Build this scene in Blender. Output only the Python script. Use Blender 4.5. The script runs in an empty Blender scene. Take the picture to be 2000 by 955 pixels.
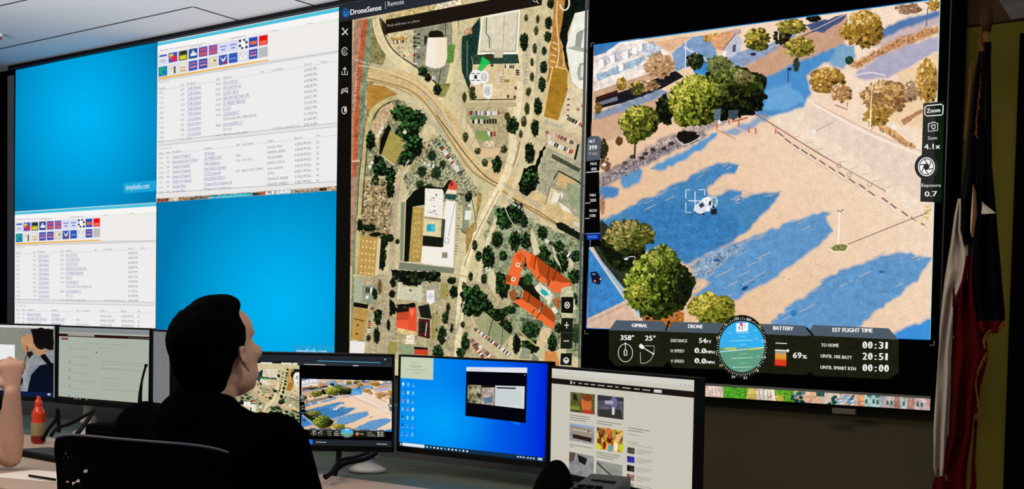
import bpy, bmesh, math, random
from mathutils import Vector, Matrix, noise
from mathutils.geometry import tessellate_polygon

# ---------------------------------------------------------------- camera, world, lights, exposure
SC = bpy.context.scene
COL = SC.collection
W = 1.66                      # width of one video wall cell in metres
H = W * .5625
FPX, YAW, PITCH, ROLL, PYC = 2942.716, -.753962, -.0532623, .0194776, 773.46
CAM = Vector((5.609072 * W, -3.046392 * W, 1.27))
ZT = 1.27 + .939511 * W       # top of the video wall
_cy, _sy, _cp, _sp, _cr, _sr = math.cos(YAW), math.sin(YAW), math.cos(PITCH), math.sin(PITCH), math.cos(ROLL), math.sin(ROLL)
RH = Vector((_cy, -_sy, 0)); FH = Vector((_sy, _cy, 0)); UP = Vector((0, 0, 1))
CF = FH * _cp + UP * _sp
CU0 = -FH * _sp + UP * _cp
CR = RH * _cr + CU0 * _sr
CU = CU0 * _cr - RH * _sr
cd = bpy.data.cameras.new('camera')
cam = bpy.data.objects.new('camera', cd); COL.objects.link(cam)
m = Matrix((CR, CU, -CF)).transposed().to_4x4(); m.translation = CAM
cam.matrix_world = m
cd.sensor_fit = 'HORIZONTAL'; cd.sensor_width = 36; cd.lens = FPX / 2000 * 36
cd.shift_y = (PYC - 477.5) / 2000
cd.clip_start = .05
SC.camera = cam

wd = bpy.data.worlds.new('dim_room'); SC.world = wd; wd.use_nodes = True
wd.node_tree.nodes['Background'].inputs[0].default_value = (.95, .97, 1, 1)
wd.node_tree.nodes['Background'].inputs[1].default_value = .36
SC.view_settings.view_transform = 'Standard'; SC.view_settings.look = 'None'
SC.view_settings.gamma = 1; SC.view_settings.use_curve_mapping = False
SC.view_settings.exposure = 0
SC.cycles.use_denoising = True
SC.cycles.transparent_max_bounces = 24
SC.cycles.max_bounces = 6

def area_light(name, loc, rot, sx, sy, power, color=(1, .95, .88), spread=math.pi):
    l = bpy.data.lights.new(name, 'AREA'); l.shape = 'RECTANGLE'; l.size = sx; l.size_y = sy
    l.energy = power; l.color = color; l.spread = spread
    o = bpy.data.objects.new(name, l); COL.objects.link(o); o.location = loc; o.rotation_euler = rot
    return o
# added unseen fills for the ceiling and the wall end; dim downlight over the consoles
area_light('ceiling_fill_light', (3.6, -4.2, 1.7), (math.radians(108), 0, math.radians(12)), 2.6, .4, 50, (.97, .98, 1), math.radians(70))
area_light('desk_downlight', (4.6, -3.9, 2.8), (math.radians(24), 0, 0), 3.4, .4, 62, (1, .86, .76))
area_light('wall_end_fill_light', (7.9, -2.6, 2.75), (math.radians(34), math.radians(12), 0), 1.6, .4, 36, (1, .93, .84))

# ---------------------------------------------------------------- helpers
def ray(x, y): return CF + CR * ((x - 1000) / FPX) - CU * ((y - PYC) / FPX)
def PD(x, y, d): return CAM + ray(x, y) * d
def onz(x, y, z): v = ray(x, y); return CAM + v * ((z - CAM.z) / v.z)
def ony(x, y, Y=0): v = ray(x, y); return CAM + v * ((Y - CAM.y) / v.y)

def lin(c):
    if isinstance(c, str):
        c = c.lstrip('#'); c = c if len(c) == 6 else ''.join(q + q for q in c); c = [int(c[i:i + 2], 16) / 255 for i in (0, 2, 4)]
        return tuple(v / 12.92 if v <= .04045 else ((v + .055) / 1.055) ** 2.4 for v in c)
    return tuple(c[:3])

def mat(name, color, rough=.6, metal=0, spec=.5, noise_amt=0, noise_scale=20, bump=0, trans=0, coat=0):
    m = bpy.data.materials.new(name); m.use_nodes = True
    nt = m.node_tree; b = nt.nodes['Principled BSDF']
    c = lin(color)
    b.inputs['Base Color'].default_value = (*c, 1); b.inputs['Roughness'].default_value = rough
    b.inputs['Metallic'].default_value = metal; b.inputs['Specular IOR Level'].default_value = spec
    b.inputs['Transmission Weight'].default_value = trans; b.inputs['Coat Weight'].default_value = coat
    tc = nt.nodes.new('ShaderNodeTexCoord'); n = nt.nodes.new('ShaderNodeTexNoise')
    n.inputs['Scale'].default_value = noise_scale; n.inputs['Detail'].default_value = 4
    nt.links.new(tc.outputs['Object'], n.inputs['Vector'])
    mx = nt.nodes.new('ShaderNodeMix'); mx.data_type = 'RGBA'
    k = noise_amt or .04
    mx.inputs[6].default_value = (*[v * (1 - k) for v in c], 1); mx.inputs[7].default_value = (*[min(1, v * (1 + k)) for v in c], 1)
    nt.links.new(n.outputs['Fac'], mx.inputs[0]); nt.links.new(mx.outputs[2], b.inputs['Base Color'])
    if bump:
        bp = nt.nodes.new('ShaderNodeBump'); bp.inputs['Strength'].default_value = bump; bp.inputs['Distance'].default_value = .004
        nt.links.new(n.outputs['Fac'], bp.inputs['Height']); nt.links.new(bp.outputs['Normal'], b.inputs['Normal'])
    return m

def display_material():
    """Light given off by a display: colour from the mesh, grain from noise."""
    m = bpy.data.materials.new('display_pixels'); m.use_nodes = True
    nt = m.node_tree; nt.nodes.clear()
    N = nt.nodes.new; L = nt.links.new
    out = N('ShaderNodeOutputMaterial'); em = N('ShaderNodeEmission'); tr = N('ShaderNodeBsdfTransparent'); ms = N('ShaderNodeMixShader')
    ac = N('ShaderNodeVertexColor'); ac.layer_name = 'col'
    at = N('ShaderNodeVertexColor'); at.layer_name = 'grain'
    uv = N('ShaderNodeUVMap'); uv.uv_map = 'px'
    sep = N('ShaderNodeSeparateColor'); L(at.outputs['Color'], sep.inputs[0])
    prev = None
    for i, (sc, det, gain) in enumerate(((22, 2, 4.6), (7, 3, 4.0), (1.6, 3, 3.2))):
        n = N('ShaderNodeTexNoise'); n.noise_dimensions = '2D'; n.inputs['Scale'].default_value = sc; n.inputs['Detail'].default_value = det
        L(uv.outputs[0], n.inputs['Vector'])
        a = N('ShaderNodeMath'); a.operation = 'SUBTRACT'; L(n.outputs['Fac'], a.inputs[0]); a.inputs[1].default_value = .5
        b = N('ShaderNodeMath'); b.operation = 'MULTIPLY'; L(a.outputs[0], b.inputs[0]); b.inputs[1].default_value = gain
        c = N('ShaderNodeMath'); c.operation = 'MULTIPLY'; L(b.outputs[0], c.inputs[0]); L(sep.outputs[i], c.inputs[1])
        if prev is None: prev = c
        else:
            d = N('ShaderNodeMath'); d.operation = 'ADD'; L(prev.outputs[0], d.inputs[0]); L(c.outputs[0], d.inputs[1]); prev = d
    e = N('ShaderNodeMath'); e.operation = 'ADD'; L(prev.outputs[0], e.inputs[0]); e.inputs[1].default_value = 1
    f = N('ShaderNodeMath'); f.operation = 'MAXIMUM'; L(e.outputs[0], f.inputs[0]); f.inputs[1].default_value = .05
    g = N('ShaderNodeMath'); g.operation = 'MINIMUM'; L(f.outputs[0], g.inputs[0]); g.inputs[1].default_value = 2.2
    L(ac.outputs['Color'], em.inputs['Color']); L(g.outputs[0], em.inputs['Strength'])
    L(ac.outputs['Alpha'], ms.inputs[0]); L(tr.outputs[0], ms.inputs[1]); L(em.outputs[0], ms.inputs[2]); L(ms.outputs[0], out.inputs['Surface'])
    m.cycles.emission_sampling = 'NONE'
    return m
M_DISP = display_material()

M = {
 'bezel': mat('black_plastic_bezel', '#050506', .55, spec=.12),
 'bezel_edge': mat('satin_grey_edge', '#55535a', .35, metal=.3, spec=.4),
 'rim': mat('dark_blue_aluminium', '#20232f', .45, metal=.4),
 'ceiling': mat('painted_ceiling_board', '#dfe0e2', .85, spec=.1, noise_amt=.02, noise_scale=3),
 'seam': mat('ceiling_joint', '#2c3236', .8, spec=.1),
 'wall': mat('olive_painted_wall', '#645c1e', .85, spec=.1, noise_amt=.06, noise_scale=2),
 'wall_low': mat('brown_painted_wall', '#4a4432', .85, spec=.1, noise_amt=.1, noise_scale=2),
 'black': mat('flat_black_panel', '#020202', .85, spec=.03),
 'brown': mat('dark_brown_shade_and_finial', '#3c280e', .7, spec=.15, noise_amt=.15),
 'slate': mat('dark_slate_side_trim', '#565c62', .6, spec=.2),
 'floor': mat('dark_carpet', '#2c2b30', .95, spec=.05, noise_amt=.3, noise_scale=120),
 'desk': mat('beige_laminate_worktop', '#b59e8c', .45, spec=.3, noise_amt=.05, noise_scale=8),
 'desk_back': mat('grey_green_laminate', '#4c5a4c', .55, spec=.25, noise_amt=.05, noise_scale=6),
 'ledge': mat('grey_console_ledge', '#454547', .6, spec=.2),
 'divider': mat('grey_divider_panel', '#8d8f90', .35, spec=.4, noise_amt=.03, noise_scale=4),
 'white_plastic': mat('white_stand_plastic', '#b9b6ae', .4, spec=.4),
 'grey_plastic': mat('grey_phone_plastic', '#3a3d42', .5, spec=.3),
 'rubber': mat('black_rubber', '#050505', .6, spec=.1),
 'key': mat('dark_key_plastic', '#33313a', .5, spec=.4),
 'shirt': mat('black_shirt_cloth', '#020203', .95, spec=.01, noise_amt=.2, noise_scale=60),
 'trousers': mat('charcoal_trousers_cloth', '#0b0b0d', .95, spec=.03, noise_amt=.2, noise_scale=60),
 'hair': mat('short_black_hair', '#030303', .9, spec=.02, noise_amt=.4, noise_scale=300, bump=.4),
 'skin': mat('skin', '#c09680', .55, spec=.25, noise_amt=.06, noise_scale=40),
 'eye': mat('eye_white', '#d8d2cc', .3, spec=.5),
 'mesh': mat('black_chair_back', '#030304', .8, spec=.03, noise_amt=.2, noise_scale=200),
 'edge_highlight': mat('grey_chair_edge_highlight', '#4c4757', .5, spec=.3),
 'orange': mat('orange_red_sauce', '#d8330c', .3, spec=.5, coat=.3, noise_amt=.1),
 'darkred': mat('dark_red_label', '#7a1208', .5, spec=.3, noise_amt=.2, noise_scale=60),
 'label': mat('tan_bottle_label', '#8f8260', .6, spec=.2, noise_amt=.3, noise_scale=60),
 'gold': mat('gold_fringe', '#64380f', .7, spec=.2, noise_amt=.35, noise_scale=220),
 'pole': mat('brass_flag_pole', '#a8813c', .4, metal=.6),
 'red': mat('red_glass', '#b0122a', .3, spec=.5),
 'paper': mat('white_paper', '#e6dfd8', .8, spec=.1),
 'led': mat('grey_logo_plate', '#5a5246', .5),
}

def link(o, parent=None):
    COL.objects.link(o)
    if parent: o.parent = parent
    return o
def bm_obj(name, bm, material, parent=None, smooth=False, loc=None, rot=None):
    me = bpy.data.meshes.new(name); bm.normal_update(); bm.to_mesh(me); bm.free()
    for a in (material if isinstance(material, (list, tuple)) else [material]): me.materials.append(a)
    if smooth:
        for p in me.polygons: p.use_smooth = True
    o = bpy.data.objects.new(name, me); link(o, parent)
    if loc is not None: o.location = loc
    if rot is not None: o.rotation_euler = rot
    return o
def box(bm, c, s, bev=0, rz=0, mi=0):
    r = bmesh.ops.create_cube(bm, size=1)
    vs = r['verts']
    bmesh.ops.scale(bm, verts=vs, vec=s)
    if rz: bmesh.ops.rotate(bm, verts=vs, matrix=Matrix.Rotation(rz, 3, 'Z'))
    bmesh.ops.translate(bm, verts=vs, vec=c)
    fs = list({f for v in vs for f in v.link_faces})
    for f in fs: f.material_index = mi
    if bev:
        es = list({e for v in vs for e in v.link_edges})
        bmesh.ops.bevel(bm, geom=es, offset=bev, segments=2, affect='EDGES', profile=.6)
def boxo(name, c, s, material, parent=None, bev=0, rz=0):
    bm = bmesh.new(); box(bm, (0, 0, 0), s, bev)
    return bm_obj(name, bm, material, parent, loc=c, rot=(0, 0, rz))
def tube_bm(bm, pts, r, seg=10, taper=None):
    pts = [Vector(p) for p in pts]; rings = []
    prev = None
    for i, p in enumerate(pts):
        t = (pts[min(i + 1, len(pts) - 1)] - pts[max(i - 1, 0)]).normalized()
        a = prev if prev is not None else (Vector((0, 0, 1)) if abs(t.z) < .9 else Vector((1, 0, 0)))
        n = (a - t * a.dot(t)).normalized(); b = t.cross(n); prev = n
        rr = r if taper is None else taper[i]
        rings.append([bm.verts.new(p + (n * math.cos(k * math.tau / seg) + b * math.sin(k * math.tau / seg)) * rr) for k in range(seg)])
    for i in range(len(rings) - 1):
        for k in range(seg):
            bm.faces.new((rings[i][k], rings[i][(k + 1) % seg], rings[i + 1][(k + 1) % seg], rings[i + 1][k]))
    bm.faces.new(rings[0][::-1]); bm.faces.new(rings[-1])
def smooth_path(pts, n=8):
    pts = [Vector(p) for p in pts]; out = []
    for i in range(len(pts) - 1):
        p0, p1, p2, p3 = pts[max(i - 1, 0)], pts[i], pts[i + 1], pts[min(i + 2, len(pts) - 1)]
        for k in range(n):
            t = k / n
            out.append(.5 * ((2 * p1) + (p2 - p0) * t + (2 * p0 - 5 * p1 + 4 * p2 - p3) * t * t + (3 * p1 - p0 - 3 * p2 + p3) * t ** 3))
    out.append(pts[-1]); return out
def tube(name, pts, r, material, parent=None, seg=10, taper=None, sm=0):
    if sm: pts = smooth_path(pts, sm)
    bm = bmesh.new(); tube_bm(bm, pts, r, seg, taper)
    return bm_obj(name, bm, material, parent, smooth=True)
def lathe(name, prof, material, parent=None, loc=(0, 0, 0), seg=28):
    bm = bmesh.new(); rings = []
    for r, z in prof: rings.append([bm.verts.new((r * math.cos(k * math.tau / seg), r * math.sin(k * math.tau / seg), z)) for k in range(seg)])
    for i in range(len(rings) - 1):
        for k in range(seg): bm.faces.new((rings[i][k], rings[i][(k + 1) % seg], rings[i + 1][(k + 1) % seg], rings[i + 1][k]))
    bm.faces.new(rings[0][::-1]); bm.faces.new(rings[-1])
    return bm_obj(name, bm, material, parent, smooth=True, loc=loc)
def tag(o, label=None, cat=None, group=None, kind=None):
    if label: o['label'] = label
    if cat: o['category'] = cat
    if group: o['group'] = group
    if kind: o['kind'] = kind
    return o
def empty(name, loc, rz=0, label=None, cat=None, group=None):
    o = bpy.data.objects.new(name, None); o.empty_display_size = .1; COL.objects.link(o)
    o.location = loc; o.rotation_euler = (0, 0, rz); tag(o, label, cat, group); return o
def struct(o): o['kind'] = 'structure'; return o
# ---------------------------------------------------------------- pictures shown on the displays (flat, drawn as coloured facets)
RND = random.Random(7)
_gl = {}
def glyphs(s):
    if s not in _gl:
        cu = bpy.data.curves.new('lettering', 'FONT'); cu.body = s; cu.size = 1; cu.resolution_u = 2
        o = bpy.data.objects.new('lettering', cu); COL.objects.link(o)
        bpy.context.view_layer.update()
        me = o.to_mesh(); me.calc_loop_triangles()
        vs = [(v.co.x, v.co.y) for v in me.vertices]; tr = [tuple(t.vertices) for t in me.loop_triangles]
        o.to_mesh_clear(); bpy.data.objects.remove(o); bpy.data.curves.remove(cu)
        xs = [v[0] for v in vs] or [0, 1]
        _gl[s] = (vs, tr, min(xs), max(xs))
    return _gl[s]
class Art:
    def __init__(s): s.tris = []; s.layer = 0; s.hold = False
    def _next(s):
        if not s.hold: s.layer += 1
        return s.layer
    def tri(s, pts, cols, g, L): s.tris.append((pts, cols, g, L))
    def poly(s, pts, c, g=(0, 0, 0), a=1, L=None, soft=0):
        L = s._next() if L is None else L
        c = (*lin(c), a)
        for t in tessellate_polygon([[Vector((p[0], p[1], 0)) for p in pts]]):
            s.tri([pts[i] for i in t], [c, c, c], g, L)
        if soft:
            n = len(pts); ar = sum(pts[i][0] * pts[(i + 1) % n][1] - pts[(i + 1) % n][0] * pts[i][1] for i in range(n))
            sg = 1 if ar > 0 else -1; out = []
            for i in range(n):
                p0, p1, p2 = Vector(pts[i - 1]), Vector(pts[i]), Vector(pts[(i + 1) % n])
                e1 = (p1 - p0); e2 = (p2 - p1)
                nn = Vector((e1.y, -e1.x)).normalized() + Vector((e2.y, -e2.x)).normalized()
                if nn.length < .3: nn = Vector((e2.y, -e2.x)).normalized()
                out.append(tuple(p1 + nn.normalized() * soft * sg))
            c0 = (*c[:3], 0)
            for i in range(n):
                j = (i + 1) % n
                s.tri([pts[i], pts[j], out[j]], [c, c, c0], g, L); s.tri([pts[i], out[j], out[i]], [c, c0, c0], g, L)
    def rough(s, pts, c, amp=2, step=6, g=(0, 0, 0), a=1, soft=0, seed=0):
        out = []; r = random.Random(seed + len(pts))
        for i in range(len(pts)):
            p, q = Vector(pts[i]), Vector(pts[(i + 1) % len(pts)]); d = (q - p).length; n = max(1, int(d / step)); nn = Vector((q.y - p.y, p.x - q.x)).normalized()
            for k in range(n):
                o = p.lerp(q, k / n) + nn * r.uniform(-amp, amp); out.append((o.x, o.y))
        s.poly(out, c, g, a, soft=soft)
    def line(s, pts, w, c, g=(0, 0, 0), a=1, w2=None):
        L = s._next(); n = len(pts); le, ri = [], []
        for i in range(n):
            p0, p1 = Vector(pts[max(i - 1, 0)]), Vector(pts[min(i + 1, n - 1)]); t = (p1 - p0).normalized()
            ww = (w if w2 is None else w + (w2 - w) * i / (n - 1)) / 2
            nn = Vector((-t.y, t.x)) * ww; p = Vector(pts[i]); le.append(tuple(p + nn)); ri.append(tuple(p - nn))
        c = (*lin(c), a)
        for i in range(n - 1):
            s.tri([le[i], le[i + 1], ri[i + 1]], [c] * 3, g, L); s.tri([le[i], ri[i + 1], ri[i]], [c] * 3, g, L)
    def curve(s, pts, w, c, g=(0, 0, 0), a=1, w2=None, n=8):
        s.line([(v.x, v.y) for v in smooth_path([(p[0], p[1], 0) for p in pts], n)], w, c, g, a, w2)
    def ell(s, cx, cy, rx, ry, c, g=(0, 0, 0), a=1, n=24, rough=0, L=None, soft=0, ang=0):
        pts = []
        for k in range(n):
            t = k * math.tau / n; r = 1 + RND.uniform(-rough, rough)
            x, y = rx * r * math.cos(t), ry * r * math.sin(t)
            pts.append((cx + x * math.cos(ang) - y * math.sin(ang), cy + x * math.sin(ang) + y * math.cos(ang)))
        s.poly(pts, c, g, a, L, soft)
    def ring(s, cx, cy, rx, ry, w, c, t0=0, t1=360, n=32):
        s.line([(cx + rx * math.cos(math.radians(t0 + (t1 - t0) * k / n)), cy + ry * math.sin(math.radians(t0 + (t1 - t0) * k / n))) for k in range(n + 1)], w, c)
    def tree(s, cx, cy, rx, ry, base, mids, n=60, size=.16, light=(-.5, -.6), g=(.5, .2, 0)):
        """a crown: a dark ragged patch carrying many small leaf clumps, paler towards `light`"""
        s.ell(cx, cy, rx * .92, ry * .92, base, (.3, .3, 0), n=34, rough=.2, soft=1.6)
        L0 = s.layer; ms = [lin(q) for q in mids]; lb = lin(base)
        lobes = [(0, 0, .82)]
        if n > 100:
            lobes = [(0, 0, .62)] + [(.62 * math.cos(q), .62 * math.sin(q), RND.uniform(.34, .5)) for q in [k * math.tau / 8 + RND.uniform(-.3, .3) for k in range(8)]]
            for lx, ly, lr in lobes[1:]: s.ell(cx + lx * rx, cy + ly * ry, rx * lr * .9, ry * lr * .9, base, (.3, .3, 0), n=16, rough=.25, L=L0 + 1, soft=1.5)
        for i in range(n):
            t = RND.uniform(0, math.tau); r = math.sqrt(RND.random()) * RND.uniform(.86, 1.02)
            x, y = math.cos(t) * r, math.sin(t) * r
            if n > 100 and RND.random() < .75:
                lx, ly, lr = RND.choice(lobes[1:]); x, y = lx + x * lr, ly + y * lr
            k = .5 + .5 * (x * light[0] + y * light[1]) + RND.uniform(-.28, .28)
            k = max(0, min(.999, k)); j = k * (len(ms)); c = ms[int(j)] if int(j) < len(ms) else ms[-1]
            q = RND.uniform(.6, 1.25) * size
            s.ell(cx + x * rx, cy + y * ry, rx * q, min(rx, ry) * q, c, g, n=8, rough=.3, L=L0 + 1 + i % 5)
        s.layer = L0 + 6
    def text(s, t, x, y, h, c, slope=0, w=None, a=1, lean=0, d=None, center=False):
        """t drawn from (x,y) along slope; h = capital height in px, w = total width in px"""
        vs, tr, x0, x1 = glyphs(t)
        if not tr: return
        if t == '1' and w: x += w * .28; w = w * .42
        k = h / .69
        kx = (w / (x1 - x0)) if w else k
        dx, dy = (1, slope) if d is None else (d[0], d[1])
        l = math.hypot(dx, dy); dx /= l; dy /= l
        if d is None: ux, uy = -lean, -1
        else: ux, uy = dy, -dx
        if center: x -= dx * kx * (x1 - x0) / 2; y -= dy * kx * (x1 - x0) / 2
        P = [(x + dx * (v[0] - x0) * kx + ux * v[1] * k, y + dy * (v[0] - x0) * kx + uy * v[1] * k) for v in vs]
        L = s._next(); c = (*lin(c), a)
        for q in tr: s.tri([P[i] for i in q], [c] * 3, (0, 0, 0), L)
    def grad(s, quad, fn, n=20, g=(0, 0, 0)):
        L = s._next(); tl, tr_, br, bl = [Vector(p) for p in quad]
        def at(u, v): return (tl.lerp(tr_, u)).lerp(bl.lerp(br, u), v)
        G = [[(at(i / n, j / n), None) for i in range(n + 1)] for j in range(n + 1)]
        for j in range(n):
            for i in range(n):
                q = [G[j][i][0], G[j][i + 1][0], G[j + 1][i + 1][0], G[j + 1][i][0]]
                cs = [(*lin(fn(p.x, p.y)), 1) for p in q]; q = [tuple(p) for p in q]
                s.tri([q[0], q[1], q[2]], [cs[0], cs[1], cs[2]], g, L); s.tri([q[0], q[2], q[3]], [cs[0], cs[2], cs[3]], g, L)
    def cars(s, x0, y0, x1, y1, n, size=3.2, cols=('#f0ece0', '#2a2a2a', '#8f8f8c', '#e8e2d6', '#4a4438', '#b03028', '#d8d8d8')):
        """a row of parked cars between two points"""
        L = s._next(); dx, dy = (x1 - x0), (y1 - y0); l = math.hypot(dx, dy); ux, uy = dx / l, dy / l
        for i in range(n):
            t = (i + .5) / n + RND.uniform(-.1, .1) / n
            cx, cy = x0 + dx * t, y0 + dy * t; c = lin(RND.choice(cols)); hl = size * .95; hw = min(size * .42, l / n * .42)
            q = [(cx + ux * a * hw - uy * b * hl, cy + uy * a * hw + ux * b * hl) for a, b in ((-1, -1), (1, -1), (1, 1), (-1, 1))]
            s.poly(q, c, L=L)
def clip_tri(pts, cols, quad):
    P = [(p[0], p[1], *c) for p, c in zip(pts, cols)]
    n = len(quad); ar = sum(quad[i][0] * quad[(i + 1) % n][1] - quad[(i + 1) % n][0] * quad[i][1] for i in range(n)); sg = 1 if ar > 0 else -1
    for i in range(n):
        ax, ay = quad[i]; bx, by = quad[(i + 1) % n]
        def D(p): return sg * ((bx - ax) * (p[1] - ay) - (by - ay) * (p[0] - ax))
        out = []
        for k in range(len(P)):
            a, b = P[k - 1], P[k]; da, db = D(a), D(b)
            if (da >= 0) != (db >= 0):
                t = da / (da - db); out.append(tuple(u + (v - u) * t for u, v in zip(a, b)))
            if db >= 0: out.append(b)
        P = out
        if len(P) < 3: return []
    return P
def show(art, name, xf, parent, normal, step=1.5e-5, clip=None, base=0, pxf=None):
    """turns an Art into one mesh; xf maps picture coordinates to a point of the display's own plane"""
    verts, faces, cols, gr, uvs = [], [], [], [], []
    for pts, cs, g, L in art.tris:
        if clip:
            P = clip_tri(pts, cs, clip)
            if not P: continue
        else: P = [(p[0], p[1], *c) for p, c in zip(pts, cs)]
        off = normal * (base + L * step); b = len(verts)
        for p in P:
            verts.append(tuple(xf(p[0], p[1]) + off)); cols += p[2:6]; gr += (*g, 1); uvs += (p[0] / 100, p[1] / 100)
        faces.append(tuple(range(b, b + len(P))))
    me = bpy.data.meshes.new(name); me.from_pydata(verts, [], faces)
    nv = [i for f in faces for i in f]
    ca = me.color_attributes.new('col', 'FLOAT_COLOR', 'CORNER'); ga = me.color_attributes.new('grain', 'FLOAT_COLOR', 'CORNER')
    uvl = me.uv_layers.new(name='px')
    ca.data.foreach_set('color', [x for i in nv for x in cols[i * 4:i * 4 + 4]])
    ga.data.foreach_set('color', [x for i in nv for x in gr[i * 4:i * 4 + 4]])
    uvl.data.foreach_set('uv', [x for i in nv for x in uvs[i * 2:i * 2 + 2]])
    me.materials.append(M_DISP)
    o = bpy.data.objects.new(name, me); link(o, parent); return o
def mixc(a, b, t):
    a, b = lin(a), lin(b); t = max(0, min(1, t)); return tuple(x + (y - x) * t for x, y in zip(a, b))
# ---- the two blue desktops
def art_blue(quad, cx, cy, rx, ry, lab):
    a = Art()
    def fn(x, y):
        r = math.hypot((x - cx) / rx, (y - cy) / ry)
        return mixc('#00b4f4', '#0078ae', r ** 1.3) if r < 1 else mixc('#0078ae', '#006a9c', r - 1)
    a.grad(quad, fn)
    a.poly(lab[0], '#19a3d8')
    a.text('simplisafe.com', lab[1], lab[2], 11, '#d9f2fb', lab[4], w=lab[3])
    return a
ART_BLUE_A = art_blue([(31, 137), (307, 81), (306, 396), (29, 414)], 165, 225, 180, 240,
    ([(241, 357), (306, 352), (306, 373), (241, 378)], 246, 371, 46, -.07))
ART_BLUE_B = art_blue([(307, 394), (665, 372), (661, 730), (305, 730)], 550, 600, 240, 300,
    ([(573, 673), (661, 675), (661, 700), (573, 700)], 579, 691, 60, .02))

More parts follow.
